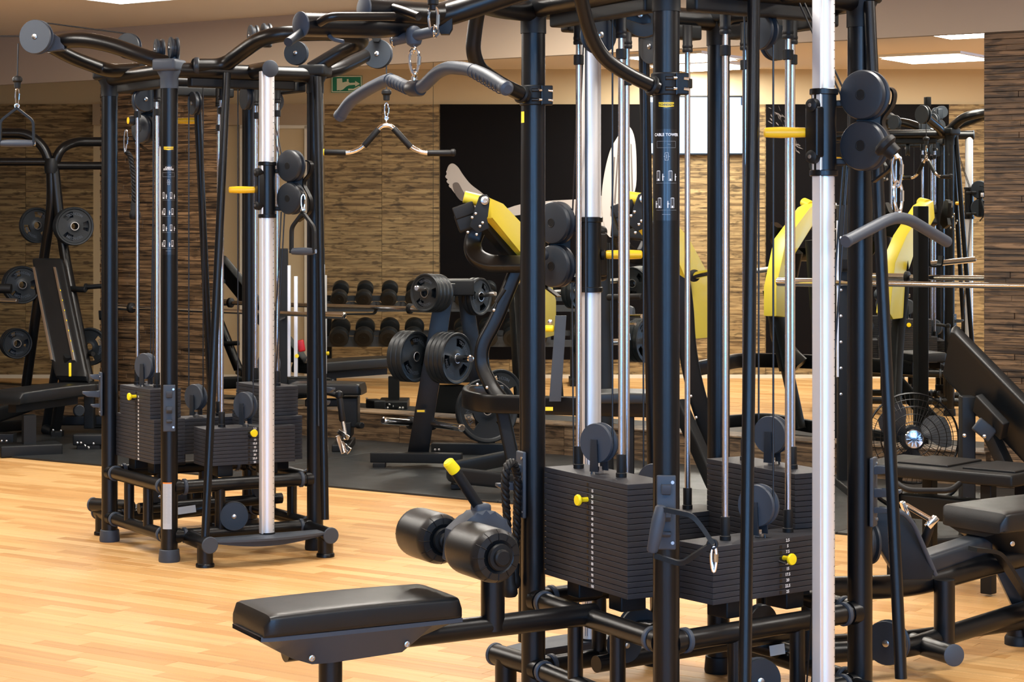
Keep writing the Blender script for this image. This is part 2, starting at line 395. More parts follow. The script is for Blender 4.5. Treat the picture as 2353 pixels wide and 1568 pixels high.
def plank_geo(q):
    u, v, l, dz = q; x0, x1, y0, y1 = u+.0006, u+l-.0006, v-SW+.0005, v-.0005; t = dz
    return [(x0, y0, t-.01), (x1, y0, t-.01), (x1, y1, t-.01), (x0, y1, t-.01), (x0, y0, t-.0008), (x1, y0, t-.0008), (x1, y1, t-.0008), (x0, y1, t-.0008),
            (x0+.0008, y0+.0008, t), (x1-.0008, y0+.0008, t), (x1-.0008, y1-.0008, t), (x0+.0008, y1-.0008, t)], \
           [(0, 1, 5, 4), (1, 2, 6, 5), (2, 3, 7, 6), (3, 0, 4, 7), (4, 5, 9, 8), (5, 6, 10, 9), (6, 7, 11, 10), (7, 4, 8, 11), (8, 9, 10, 11)]
def raw(name, g, m, parent, stuff=False):
    me = bpy.data.meshes.new(name); me.from_pydata([tuple(p) for p in g[0]], [], g[1]); me.materials.append(M[m])
    o = bpy.data.objects.new(name, me); COL.objects.link(o); o.parent = parent; ORG[o.name] = Vector()
    if stuff: o['kind'] = 'stuff'
    return o
for _, q in cand: raw('floor_strip', plank_geo(q), 'floor', fl)
vs, fs = [], []
for _, q in rest:
    g = plank_geo(q); o_ = len(vs); vs += g[0]; fs += [tuple(i+o_ for i in f) for f in g[1]]
raw('floor_strips', (vs, fs), 'floor', fl, True)
# rubber mat area
rt = root('rubber_mat', 'black rubber matting laid between the oak floor and the mirror wall', 'mat', A0)
L0, L1, tw = -5.4, 6.7, 2.02
u = L0
while u < L1:
    for (va, vb) in ((VM, VM/2), (VM/2, -.01)):
        part('mat_tile', box(A0+MU*(u+tw/2)+MN*((va+vb)/2)+Z3*.006, tw-.003, abs(vb-va)-.003, .012, MU, MN, Z3, bev=.002), 'mat', rt)
    u += tw
# plinth below the mirrors
pl = root('mirror_plinth', 'low boxed plinth of rustic boards running under the mirrors', 'plinth', A0)
pr = along(2266); u = 0
plen = (pr-A0).length; plst = -9.0
x = plst; n_ = 0
while x < plen-.01:
    e_ = min(x+1.35, plen)
    a_, b_ = A0+MU*(e_-.0015), A0+MU*(x+.0015)
    for z0, z1 in ((0, .068), (.0695, .137), (.1385, .198)):
        o = wallbox('plinth_board', a_, b_, z0, z1, .099, 'plinth', None); o.parent = pl; o.matrix_parent_inverse = Matrix.Translation(-pl.location)
    x = e_
part('plinth_capping', box(A0+MU*((plst+plen)/2)+MN*.045+Z3*.204, plen-plst, .115, .012, MU, MN, Z3, bev=.003), 'plinth', pl, label='pale edged capping board')
# mirrors
bounds = [(-900, -330), (-330, 232), (506, 995), (995, 1575), (1575, 2262)]
mlab = ['frameless wall mirror farthest to the left beyond the bench', 'frameless wall mirror behind the left bench and weight stand', 'frameless wall mirror behind the left cable station, exit sign shown in it', 'frameless wall mirror in the middle, behind the plate tree and front tower', 'wide frameless wall mirror at the right, ending at the strip wood']
for (a, b), lab in zip(bounds, mlab):
    pa, pb = along(a, .10), along(b, .10); c = (pa+pb)/2; w = (pb-pa).length
    r = root('wall_mirror', lab, 'mirror', H(c)+Z3*.21, 'wall mirrors on the back wall')
    part('glass', box(c+MN*.004+Z3*1.4275, w-.004, .006, 2.435, MU, MN, Z3), 'mirror', r, smooth=False)
    part('backing', box(c+MN*.013+Z3*1.4275, w-.001, .011, 2.437, MU, MN, Z3), 'edge', r)
    if b == 2262: part('mirror_clip', box(pb-MU*.012+Z3*1.70, .02, .008, .025, MU, MN, Z3, bev=.002), 'steel', r)
# strip wood panels on the mirror wall
def strips(name, pa, pb, mx, lab):
    d = (pb-pa); w = min(d.length, mx); o = bpy.data.objects.new(name, None); COL.objects.link(o)
    o.location = pa; o.rotation_euler = (0, 0, ANG); o['kind'] = 'structure'; o['label'] = lab; ORG[o.name] = Vector()
    rr = random.Random(11); z = 0; rh = .0338
    while z < 2.64:
        x = 0; first = True
        while x < w-.001:
            l = rr.uniform(.12, .62) if first else rr.uniform(.35, .8); first = False
            l = min(l, w-x)
            if w-x-l < .1: l = w-x
            t = rr.choice((.016, .018, .021, .024)); h = min(rh, 2.645-z)
            x0, x1, z0, z1 = x+.0008, x+l-.0008, z+.0008, z+h-.0008
            ys = -t; e = .0015
            vs = [(x0, 0, z0), (x1, 0, z0), (x1, 0, z1), (x0, 0, z1), (x0, ys+e, z0), (x1, ys+e, z0), (x1, ys+e, z1), (x0, ys+e, z1), (x0+e, ys, z0+e), (x1-e, ys, z0+e), (x1-e, ys, z1-e), (x0+e, ys, z1-e)]
            fs = [(0, 1, 5, 4), (1, 2, 6, 5), (2, 3, 7, 6), (3, 0, 4, 7), (4, 5, 9, 8), (5, 6, 10, 9), (6, 7, 11, 10), (7, 4, 8, 11), (8, 9, 10, 11)]
            raw('wood_strip', (vs, fs), 'wood_near', o); x += l
        z += rh
    return o
strips('trim_1', along(234, .11), along(504, .11), 2, 'panel of dark rustic strip wood between two mirrors')
strips('trim_2', along(2264, .10), along(2264, .10)+MU*.95, .95, 'panel of dark rustic strip wood right of the mirrors')
wallbox('trim_3', G(along(2264, .10)+MU*3.4+MN*.02), G(along(2264, .10)+MU*.95+MN*.02), 0, 2.64, .03, 'wood_far')
# the wall the mirrors show: rustic boards, posters
inw = (room[1]-room[0]).normalized(); inn = Vector((-inw.y, inw.x, 0))   # along the wall, into the room
def VP_(px): return refl(W(px, HY, VD))
def board(pxa, pxb, m='wood_far', z0=.02, z1=2.693, th=.02, name='wall_board', parent=None):
    a, b = H(VP_(pxa)), H(VP_(pxb)); L_ = (b-a).length; n = max(1, round(L_/.62)); out = []
    for i in range(n):
        p, q = a.lerp(b, i/n), a.lerp(b, (i+1)/n); q = q-inw*.003
        out.append(wallbox(name, G(q+inn*.0), G(p), z0, z1, th, m, None))
    for o in out:
        o.parent = wl; o.matrix_parent_inverse = wl_inv
    return out
bpy.context.view_layer.update(); wl_inv = wl.matrix_world.inverted()
board(-560, 215); board(746, 1010); board(1010, 1492); board(1492, 1758); board(1758, 2179); board(2179, 2440)
def onwall(pxa, pxb, ya, yb, off, th):   # slab on that wall seen between these columns and rows of the mirror picture
    a, b = H(VP_(pxa)), H(VP_(pxb)); z0, z1 = ZC-(yb-HY)*VD/4400, ZC-(ya-HY)*VD/4400
    return box((a+b)/2+inn*(off+th/2)+Z3*((z0+z1)/2), (b-a).length, th, z1-z0, inw, inn, Z3, bev=0)
wallbox('baseboard_left', G(H(VP_(2440))+inn*.0), G(H(VP_(-560))), 0, .035, .035, 'skirt')
# doorway recess with white frame in the gap of the boards
a, b = H(VP_(560)), H(VP_(706))
struct('door_1', merge(onwall(552, 566, 290, 869, 0, .05), onwall(700, 716, 290, 869, 0, .05), onwall(552, 716, 283, 296, 0, .05)), 'skirt')
struct('door_1_leaf', merge(onwall(566, 700, 296, 866, .0, .03)), 'cream2')
struct('trim_4', onwall(215, 746, 240, 288, 0, .06), 'cream')
# posters
def pt(px, py, off):
    a = H(VP_(px)); return a + inn*off + Z3*(ZC-(py-HY)*VD/4400)
def pgon(pts, off, th=.0015):
    o = pt(pts[0][0], pts[0][1], off); P = [pt(x, y, off) for x, y in pts]
    loc = [((p-o).dot(inw), (p-o).z) for p in P]; return prism(loc, o, inw, Z3, th)
def smooth_poly(pts, n=4):
    out = []; k = len(pts)
    for i in range(k):
        p0, p1, p2, p3 = [Vector(pts[(i+j-1) % k]+(0,)) for j in range(4)]
        for s in range(n):
            t = s/n; q = .5*((2*p1)+(p2-p0)*t+(2*p0-5*p1+4*p2-p3)*t*t+(3*p1-p0-3*p2+p3)*t**3); out.append((q.x, q.y))
    return out
pa = root('wall_poster', 'large black poster with a pale dancer and bare foot, shown in the middle mirror', 'poster', pt(1250, 869, .02))
part('poster_sheet', onwall(1011, 1490, 240, 826, .021, .004), 'poster', pa)
part('poster_foot', pgon(smooth_poly([(1030, 382), (1040, 376), (1052, 384), (1064, 402), (1082, 424), (1110, 446), (1130, 470), (1100, 478), (1068, 466), (1048, 448), (1034, 428), (1026, 402)]), .027), 'skin', pa, smooth=False)
part('poster_toes', merge(*[pgon(smooth_poly([(x-6, y), (x, y-6), (x+6, y), (x, y+6)]), .0285) for x, y in ((1036, 384), (1031, 395), (1029, 406), (1032, 417), (1037, 427))]), 'skin', pa, smooth=False)
part('poster_foot_shade', pgon(smooth_poly([(1040, 424), (1052, 420), (1062, 436), (1074, 458), (1060, 462), (1046, 446)]), .029), 'skin2', pa, smooth=False)
part('poster_leg', pgon(smooth_poly([(1110, 470), (1150, 482), (1195, 470), (1260, 462), (1330, 458), (1400, 452), (1420, 500), (1400, 540), (1330, 500), (1240, 486), (1180, 496), (1140, 486)]), .0275), 'skin', pa, smooth=False)
part('poster_body', pgon(smooth_poly([(1382, 452), (1388, 400), (1400, 350), (1414, 322), (1430, 300), (1446, 292), (1458, 320), (1462, 380), (1458, 440), (1430, 470), (1440, 530), (1400, 545), (1385, 500)]), .0295), 'skin', pa, smooth=False)
part('poster_cloth_streak', merge(*[pgon([(x, y0), (x+3, y0+2), (x+4+d, y1), (x+d, y1-4)], .031) for x, y0, y1, d in ((1420, 322, 470, -10), (1430, 305, 440, -3), (1440, 306, 450, 4), (1448, 330, 460, 3), (1410, 360, 500, -8))]), 'skin2', pa, smooth=False)
pb = root('wall_poster', 'black poster with pale water splash shown in the right mirror beside the screen', 'poster', pt(1970, 869, .02))
part('poster_sheet', onwall(1759, 2179, 240, 826, .021, .004), 'poster', pb)
rr = random.Random(5)
spl = []
for i in range(40):
    t = rr.random(); x = 1768+70*t+rr.gauss(0, 4); y = 262+rr.gauss(0, 5)+90*t*t+rr.uniform(-16, 10)*(1-t); l = rr.uniform(3, 11); w = rr.uniform(.6, 1.8); an = rr.uniform(.2, 1.3)
    spl.append(pgon(smooth_poly([(x-l*math.cos(an), y-l*math.sin(an)), (x, y-w), (x+l*math.cos(an), y+l*math.sin(an)), (x, y+w)], 3), .027+.00005*i, .001))
part('poster_splash', merge(*spl), 'skin2', pb, smooth=False)
# television
tv = root('television', 'wall television with a lit pale blue picture, shown in the mirror behind the tower', 'television', pt(1606, 355, .05))
part('television_case', onwall(1489, 1723, 221, 357, .03, .05), 'label', tv)
part('screen', onwall(1493, 1719, 225, 353, .081, .003), 'screen', tv, label='lit pale blue screen')
part('picture_band', merge(onwall(1700, 1719, 225, 243, .0845, .001), onwall(1493, 1500, 236, 330, .0845, .001)), 'screen2', tv)
# exit sign
es = root('exit_sign', 'green and white running man exit sign shown in the mirror beside the left station', 'sign', pt(796, 212, .03))
part('sign_plate', onwall(761, 832, 174, 213, .0, .012), 'green', es)
part('sign_border', merge(onwall(762, 831, 175, 177, .0125, .001), onwall(762, 831, 210, 212, .0125, .001), onwall(762, 764, 175, 212, .0125, .001), onwall(829, 831, 175, 212, .0125, .001)), 'signwhite', es)
part('running_man', merge(pgon([(774, 181), (786, 180), (788, 206), (774, 208)], .0135), pgon([(786, 190), (800, 187), (806, 194), (796, 199), (788, 206), (780, 209), (784, 200)], .0145), pgon([(797, 182), (801, 182), (801, 187), (797, 187)], .0145)), 'signwhite', es, smooth=False)
part('sign_arrow', merge(pgon([(802, 191), (816, 190), (816, 186), (827, 193), (816, 199), (816, 195), (802, 196)], .0135), pgon([(800, 204), (812, 204), (826, 197), (827, 200), (813, 208), (800, 208)], .0135)), 'signwhite', es, smooth=False)
# ceiling lamps: three placed ones, then the added ones out of view
LLAB = ['square ceiling light at the right of the right mirror', 'square ceiling light shown above the television in the mirror', 'square ceiling light above the left cable station, at the top edge']
for i, p in enumerate(LIGHTS):
    LB2 = ['first row, left', 'first row, middle', 'first row, right', 'second row, left', 'second row, middle', 'second row, right', 'third row, left', 'third row, middle', 'above the far left corner', 'above the plate tree']
    lab = LLAB[i] if i < 3 else 'square ceiling light out of view, '+LB2[(i-3) % 10]
    r = root('ceiling_light', lab, 'ceiling light', (p.x, p.y, CEIL), 'square ceiling lights' if i < 3 else 'square ceiling lights above the floor, out of view')
    u_, v_ = MU, MN
    part('light_frame', merge(*[box(p+a*.39+Z3*-.011, *(s)+(.022,), u_, v_, Z3) for a, s in ((u_, (.03, .81)), (-u_, (.03, .81)), (v_, (.75, .03)), (-v_, (.75, .03)))]), 'white', r)
    part('diffuser', box(p-Z3*.008, .75, .75, .008, u_, v_, Z3), 'lamp', r)
# ================================================================ cable stations
def BC(px, d0): return Vector(((px-CX)*d0/4400, d0*K, 0))
class Tower:
    def __init__(s, FL, FR, BR, BL): s.FL, s.FR, s.BR, s.BL = FL, FR, BR, BL; s.C = (FL+FR+BR+BL)/4
    def L(s, a, b, z=0): # a along FL->FR, b along FL->BL
        p = (s.FL*(1-a)+s.FR*a)*(1-b) + (s.BL*(1-a)+s.BR*a)*b; return p+Z3*z
    def face(s, k):
        P, Q = {'A': (s.FL, s.FR), 'B': (s.FR, s.BR), 'C': (s.BR, s.BL), 'D': (s.BL, s.FL)}[k]
        u = (Q-P).normalized(); o = Vector((u.y, -u.x, 0))
        if o.dot(s.C-P) > 0: o = -o
        return P, Q, u, o
    def fp(s, k, a, out, z=0):
        P, Q, u, o = s.face(k); return P+(Q-P)*a+o*out+Z3*z
ZCAP, ZTOP, ZU, ZL = 2.18, 2.235, .335, .115
RNUM = random.Random(2)
def pulley(rt, c, n, R=.062, w=.030, name='pulley', m='wheel'):
    c = Vector(c); n = Vector(n).normalized()
    o = part(name, merge(lathe([(R*.97, -w*.55), (R, -w*.42), (R, -w*.28), (R*.84, -w*.15), (R*.84, w*.15), (R, w*.28), (R, w*.42), (R*.97, w*.55)], c, n, 32)), m, rt)
    part('pulley_bolt', lathe([(R*.16, 0), (R*.16, .003), (R*.10, .005)], c+n*w*.55, n, 12), 'steel', o)
    return o
def carabiner(c, top, bot, w=.028, r=.0042, nrm=None, m='chrome'):
    """pear shaped snap hook between two points"""
    top, bot = Vector(top), Vector(bot); ax = (bot-top).normalized(); L_ = (bot-top).length
    s = Vector(nrm).normalized() if nrm else perp(ax)[0]; s = (s-ax*s.dot(ax)).normalized()
    pts = []
    for k in range(20):
        t = 2*PI*k/20; h = (1-math.cos(t))/2; ww = w*(.55+.45*(1-h))*.5
        pts.append(top+ax*(L_*(h*.98+.01))+s*math.sin(t)*ww)
    return merge(tube(pts, r, 8, closed=True), cyl(top+ax*L_*.3+s*w*.42, top+ax*L_*.62+s*w*.36, r*1.35, 8))
def stop_ball(c, d, k=1.0):
    c = Vector(c); d = Vector(d).normalized()
    return lathe([(.004, -.004), (.014*k, 0), (.019*k, .008), (.019*k, .020), (.013*k, .028), (.012*k, .052), (.008*k, .054)], c, d, 18)
def eye(c, d, k=1.0):
    c = Vector(c); d = Vector(d).normalized(); return merge(cyl(c, c+d*.014*k, .0075*k, 12, .001), ring(c+d*.020*k, perp(d)[0], .010*k, .0035*k, 14, 6))
def hook_plate(rt, c, ang, side, z0, z1, hooks):
    """storage plate hugging a post with protruding hooks"""
    d = Vector((math.cos(ang), math.sin(ang), 0)); u = Vector((-d.y, d.x, 0)); zc = (z0+z1)/2; h = z1-z0
    o = part('hook_plate', box(Vector((c.x, c.y, zc))+d*.043, .055, .012, h, u, d, Z3, bev=.005), 'grey', rt, label='slate grey hook plate')
    for zz in (z0+.02, z1-.02): part('plate_screw', cyl(Vector((c.x, c.y, zz))+d*.048+u*.018, Vector((c.x, c.y, zz))+d*.052+u*.018, .005, 10), 'steel', o)
    for zz, l, w in hooks:
        b = Vector((c.x, c.y, zz))+d*.045
        part('storage_hook', prism([(0, -w/2), (l*.75, -w*.32), (l, w*.1), (l, w*.42), (l*.8, w*.40), (l*.25, w*.30), (0, w*.55)], b, d, Z3, .026, .004), 'grey', o)
    return o
def tower(name, lab, T, front, corners_lab):
    rt = root(name, lab, 'gym machine', H(T.C))
    posts = {'FL': T.FL, 'FR': T.FR, 'BR': T.BR, 'BL': T.BL}
    R = .0385
    for kk, P in posts.items():
        po = part('post', cyl(P+Z3*.012, P+Z3*2.24, R, 32), 'black', rt)
        part('rubber_foot', lathe([(.047, 0), (.049, .01), (.045, .055), (.043, .057)], P, Z3, 28), 'grey' if kk in ('FL', 'FR') else 'rubber', po)
        part('post_cap', lathe([(R+.003, 2.15), (R+.003, 2.20), (R+.016, 2.225), (R+.016, 2.28)], H(P), Z3, 24), 'grey' if not front and kk == 'FR' else 'matte', po)
        c = H(T.C)-P; c.normalize()
        part('corner_joint', box(P+Z3*2.255, .135, .115, .055, c, Vector((-c.y, c.x, 0)), Z3, bev=.016), 'grey' if not front and kk == 'FR' else 'matte', po)
    # rails with collars
    for f in 'ABCD':
        P, Q, u, o = T.face(f)
        for z, r in ((ZU, .031), (ZL, .029)):
            ra = part('base_rail', tube([P+Z3*z, Q+Z3*z], r, 24), 'black', rt)
            for e, s in ((P, 1), (Q, -1)):
                q = e+u*s*.072+Z3*z
                part('rail_collar', lathe([(r+.002, -.009), (r+.006, -.006), (r+.006, .006), (r+.002, .009)], q, u, 26), 'grey', ra)
            for e, s in ((P, 1), (Q, -1)):
                part('rail_gusset', lathe([(r+.008, .02), (r+.004, .052)], e+Z3*z, u*s, 20), 'black', ra)
        for t in (.34, .66): part('rail_strut', cyl(P.lerp(Q, t)+Z3*ZL, P.lerp(Q, t)+Z3*ZU, .024, 20), 'black', rt)
        part('top_rail', tube([P+Z3*2.235, Q+Z3*2.235], .036, 24), 'black', rt)
        part('top_rail_plate', box((P+Q)/2+Z3*2.185-o*.02, (Q-P).length*.72, .05, .05, u, o, Z3, bev=.01), 'matte', rt)
    # weight stacks: (face, a0, a1, depth in from the face, plates, first number, step, top, pulley)
    PITCH = .01725; ZB = .4175
    specs = [('A', .045, .69, 20, 'five', 5, 5), ('B', .25, .87, 10, 'b', 2.5, 2.5), ('C', .13, .76, 20, 'c', 5, 5), ('D', .13, .75, 10, 'd', 2.5, 2.5)]
    for f, a0, a1, n, key, n0, st in specs:
        P, Q, u, o = T.face(f); w = (Q-P).length; am = (a0+a1)/2; dep = .155; din = .02
        base = T.fp(f, am, -din-dep/2)
        nn = n
        proto = None
        for i in range(n):
            z = ZB+PITCH*(i+.5)
            ww = w*(a1-a0); narrow = (not front) and f in 'AC' and i >= n-8
            if narrow: ww *= .8
            wx = .9992 if i % 2 else 1.0
            b = box(base+Z3*z, ww*wx, dep*wx, PITCH-.0016, u, o, Z3, bev=.0013)
            if proto is None or (narrow and not pn):
                x = part('weight_plate', b, 'plate', rt); proto = x; zp = z; pn = narrow
            else:
                x = proto.copy(); COL.objects.link(x); x.parent = rt; x.location = (RNUM.uniform(-.0006, .0006), RNUM.uniform(-.0006, .0006), z-zp)
        zt = ZB+PITCH*n
        # rubber blocks below
        for t in (.25, .75): part('stack_buffer', box(T.fp(f, a0+(a1-a0)*t, -din-dep/2, ZB-.028), .075, .09, .055, u, o, Z3, bev=.006), 'matte', rt)
        # rods
        for t in ((.17, .68) if f == 'A' else (.245, .775)):
            q = T.fp(f, a0+(a1-a0)*t, -din-dep*.5)
            part('guide_rod', cyl(q+Z3*(zt-.02), q+Z3*2.2, .0095, 18), 'rod', rt)
            part('rod_bushing', lathe([(.017, zt), (.017, zt+.012), (.0145, zt+.014), (.0150, zt+.066), (.0135, zt+.070)], q, Z3, 18), 'rubber', rt)
            part('rod_bumper', lathe([(.0165, 2.11), (.0175, 2.115), (.0175, 2.12), (.0160, 2.123), (.0175, 2.127), (.0175, 2.133), (.0160, 2.137), (.0165, 2.20)], q, Z3, 18), 'rubber', rt)
            part('rod_collar', merge(cyl(q+Z3*(2.045 if f != 'D' else 1.99), q+Z3*(2.077 if f != 'D' else 2.022), .0165, 18, .002)), 'rubber', rt)
        # lift pulley on the stack with its forked bracket
        pr_ = .062 if f in 'AC' else .064
        pc = T.fp(f, a0+(a1-a0)*(.46 if f == 'A' else .50), -din-dep*.42, zt+.095)
        nd = (Vector((-.72, -.69, 0)))
        nd = Vector((-.64, -.77, 0)) if f in 'AB' else Vector((.64, .77, 0))
        pu = pulley(rt, pc, nd, pr_, .036, 'lift_pulley', 'grey')
        sd = Vector((-nd.y, nd.x, 0))
        for s in (1, -1):
            part('pulley_fork', prism([(-.012, .012), (.012, .012), (.014, -.04), (.016, -.088), (-.016, -.088), (-.014, -.04)], pc+nd*s*.026, sd, Z3, .005, .001), 'wheel', pu)
        part('cable', tube([pc+sd*.052, pc+sd*.052+Z3*(2.2-pc.z)], .0032, 8), 'cable', rt)
        part('cable', tube([pc-sd*.052, pc-sd*.052+Z3*(2.2-pc.z)], .0032, 8), 'cable', rt)
        part('stem_nut', lathe([(.016, zt), (.016, zt+.01), (.010, zt+.012), (.010, zt+.022)], H(pc), Z3, 6), 'steel', rt)
        # top pulleys under the top rail
        tp = T.fp(f, a0+(a1-a0)*.5, -din-.05, 2.125); pulley(rt, tp, u if f in 'AC' else u, .058, .03, 'top_pulley')
        # number strip, holes, pin
        fo = T.fp(f, a0+(a1-a0)*(.555 if f == 'A' else .575 if f == 'B' and front else .50 if f == 'B' else .5), -din+.0008, 0)
        holes, nums = [], []
        for i in range(n):
            z = zt-PITCH*(i+.5); v = n0+st*i; sv = ('%g' % v)
            if i: holes.append(flat2d(rect2(-.0048, -.0048, .0048, .0048), fo+Z3*z-u*.008, u, Z3))
            if not ((i in (0, 1) and f == 'A')): nums.append(flat2d(text2d(sv, .0125, .0004), fo+Z3*z+u*.021, u, Z3))
        if f in 'AB' or front:
            part('selector_holes', merge(*holes), 'label', rt, smooth=False)
            part('stack_numbers', merge(*nums), 'white', rt, smooth=False, label='white weight numbers')
        pi_ = {'A': 3, 'B': 3, 'C': 2, 'D': 2}[f]
        if not front: pi_ = {'A': 2, 'B': 1, 'C': 2, 'D': 2}[f]
        pz = zt-PITCH*(pi_+.5 if not (front and f == 'A') else pi_+1.2)
        pp = fo+Z3*pz+o*.0 + u*(.004 if f == 'B' else -.008)
        pin = part('selector_pin', lathe([(.0075, 0), (.0075, .020), (.0105, .024), (.017, .030), (.018, .034), (.016, .039), (.004, .040)], pp, o, 20), 'pin', rt, label='yellow selector pin')
        st_ = pc-Z3*.086+o*.026
        part('pin_lanyard', tube([st_, st_-Z3*.03+o*.005, st_-Z3*.07+o*.012+(pp-st_).dot(u)*u*.25, pp+o*.02-Z3*.015-u*.01, pp+o*.01], .0032, 8, fil=.03), 'cable', pin)
    # bottom deflection pulleys
    for f in 'BD':
        pulley(rt, T.fp(f, .42, .03, .19), (T.face(f)[3]*.9-T.face(f)[2]*.35), .066, .034, 'bottom_pulley')
        part('pulley_bracket', box(T.fp(f, .42, -.03, .19), .05, .08, .05, T.face(f)[2], T.face(f)[3], Z3, bev=.008), 'black', rt)
    for f in 'AC': pulley(rt, T.fp(f, .5, -.10, .25), T.face(f)[2], .055, .03, 'bottom_pulley')
    part('inner_rail', tube([T.L(.5, 0, .2), T.L(.5, 1, .2)], .026, 18), 'black', rt)
    # adjustable pulley columns on faces B and D
    ht = {True: (1.808, 1.434), False: (1.69, 2.05)}[front]
    for f, zc in (('B', ht[0]), ('D', ht[1])):
        P, Q, u, o = T.face(f); am, out = (.56, .189) if f == 'B' else (.50, .21)
        pc = T.fp(f, am, out)
        # extruded column with rounded profile: a D shape and a narrow flange
        col = part('pulley_column', merge(tube([pc+Z3*.125, pc+Z3*2.23], .0315, 28), box(pc-u*.029+o*.004+Z3*1.1775, .014, .036, 2.105, u, o, Z3, bev=.004)), 'alu', rt, label='silver aluminium column')
        vd = Vector((.93, -.36, 0)) if f == 'B' else Vector((-.93, .36, 0))
        ang = math.atan2(vd.y, vd.x)
        part('height_scale', merge(*[wrap2d(rect2(-.006, z, .0 if i % 5 else .004, z+.0025), pc, .0320, ang) for i, z in enumerate([.14+.0265*j for j in range(78)])]), 'label', col, smooth=False)
        part('column_base', lathe([(.036, .118), (.036, .130)], pc, Z3, 24), 'matte', col)
        tr = part('column_top_joint', tube([T.fp(f, am, .0, 2.24), T.fp(f, am, out+.03, 2.24)], .036, 20), 'black', rt)
        part('end_cap', lathe([(.037, 0), (.039, .004), (.039, .008), (.036, .010)], T.fp(f, am, out+.03, 2.24), o, 26), 'grey', tr)
        # carriage
        H_ = .122
        ca = part('pulley_carriage', merge(cyl(pc+Z3*(zc-H_), pc+Z3*(zc+H_), .0365, 28, .003), cyl(pc+Z3*(zc+H_-.012), pc+Z3*(zc+H_+.006), .042, 28, .002), cyl(pc+Z3*(zc-H_-.006), pc+Z3*(zc-H_+.012), .042, 28, .002),
                 box(pc+Z3*zc-u*.03, .05, .05, .15, u, o, Z3, bev=.008)), 'black', rt)
        sg = 1 if f == 'B' else 1
        wx = Vector((1, 0, 0)) if f == 'B' else Vector((-1, 0, 0)); nd = Vector((-.62, -.78, 0)) if f == 'B' else Vector((-.66, -.75, 0))
        cen = pc + wx*(.092 if f == 'B' else .10) + o*.035
        for dz in (.108, -.040):
            cw = part('cover_wheel', lathe([(.060, 0), (.069, .003), (.073, .010), (.073, .016), (.064, .020), (.064, .034), (.073, .038), (.073, .046), (.068, .050)], cen+Z3*(zc+dz)-nd*-.022, -nd, 40), 'wheel', ca)
            part('wheel_hub_mark', lathe([(.016, 0), (.016, .0006), (.014, .0012), (.013, .0004)], cen+Z3*(zc+dz)+nd*.0222, nd, 24), 'matte', cw)
        for dz in (.09, -.09): part('carriage_arm', merge(box(pc+wx*.045-nd*.03+Z3*(zc+dz*.95), .08, .04, .02, wx, o, Z3, bev=.006)), 'matte', ca)
        part('wheel_bracket', strap([cen-nd*.035+wx*.012+Z3*(zc+.135), cen-nd*.035+wx*.074+Z3*(zc+.13), cen-nd*.035+wx*.070+Z3*(zc+.08), cen-nd*.035+wx*.03+Z3*(zc+.034), cen-nd*.035+wx*.072+Z3*(zc-.045), cen-nd*.035+wx*.070+Z3*(zc-.10), cen-nd*.035+wx*.01+Z3*(zc-.145)], .022, .006, nd, .03), 'black', ca)
        part('wheel_web', box(cen-nd*.03+Z3*zc, .07, .006, .2, wx, nd, Z3), 'matte', ca)
        for dz in (.078, -.072):
            b = pc-wx*.030+Z3*(zc+dz)
            kn = part('roller_knob', lathe([(.014, -.005), (.019, .004), (.021, .02), (.019, .034), (.012, .038)], b-wx*.002+o*.018, (-wx*.8+o*.6), 22), 'matte', ca)
            part('knob_bolt', lathe([(.006, .0), (.006, .004), (.003, .0045)], b-wx*.002+o*.018+(-wx*.8+o*.6).normalized()*.037, (-wx*.8+o*.6), 12), 'steel', kn)
        hb = pc-wx*.036+Z3*zc
        hd = (-wx) if f == 'B' else (-wx)
        part('handle_socket', lathe([(.018, 0), (.018, .01), (.010, .016), (.010, .022)], hb, hd, 20), 'matte', ca)
        part('adjuster_grip', lathe([(.012, .016), (.0145, .020), (.0150, .05), (.0165, .09), (.0150, .125), (.0140, .137), (.010, .140)], hb, hd, 24), 'yellow', ca, label='yellow adjuster grip')
        part('column_groove', merge(*[wrap2d(rect2(-.0012, .14, .0012, 2.2), pc, .0318, math.atan2(-.82, -.57)+a_) for a_ in (0, .22)]), 'groove', col, smooth=False)
        if f == 'D':
            kb = part('ball_knob', lathe([(.004, -.024), (.018, -.018), (.025, -.004), (.024, .010), (.018, .020)], cen+nd*.055+Z3*zc+wx*.01, (nd+wx*.6), 24), 'wheel', ca)
            part('knob_face', lathe([(.017, .0205), (.017, .0225), (.004, .0235)], cen+nd*.055+Z3*zc+wx*.01, (nd+wx*.6), 22), 'yellow', kb, label='yellow knob face')
        # pulley cable down the column side, and braces
        for dx in ((.06, .075) if f == 'B' else (-.05, -.062)):
            part('cable', tube([pc+Vector((dx, .03, zc-.1)), T.fp(f, am+.03, .08, .16)+Vector((dx-.05, 0, 0))], .0030, 8), 'cable', rt)
            part('cable', tube([pc+Vector((dx, .03, zc+.1)), T.fp(f, am+.03, .05, 2.2)+Vector((dx-.05, 0, 0))], .0030, 8), 'cable', rt)
        b1 = part('brace', tube([T.fp(f, .13, .215, .13), T.fp(f, .35, .070, 2.225)], .0185, 20), 'black', rt)
        b2 = part('brace', tube([T.fp(f, .945 if f == 'B' else .93, .21 if f == 'B' else .13, .17), T.fp(f, .985, .05, 2.225)], .0185, 20), 'black', rt)
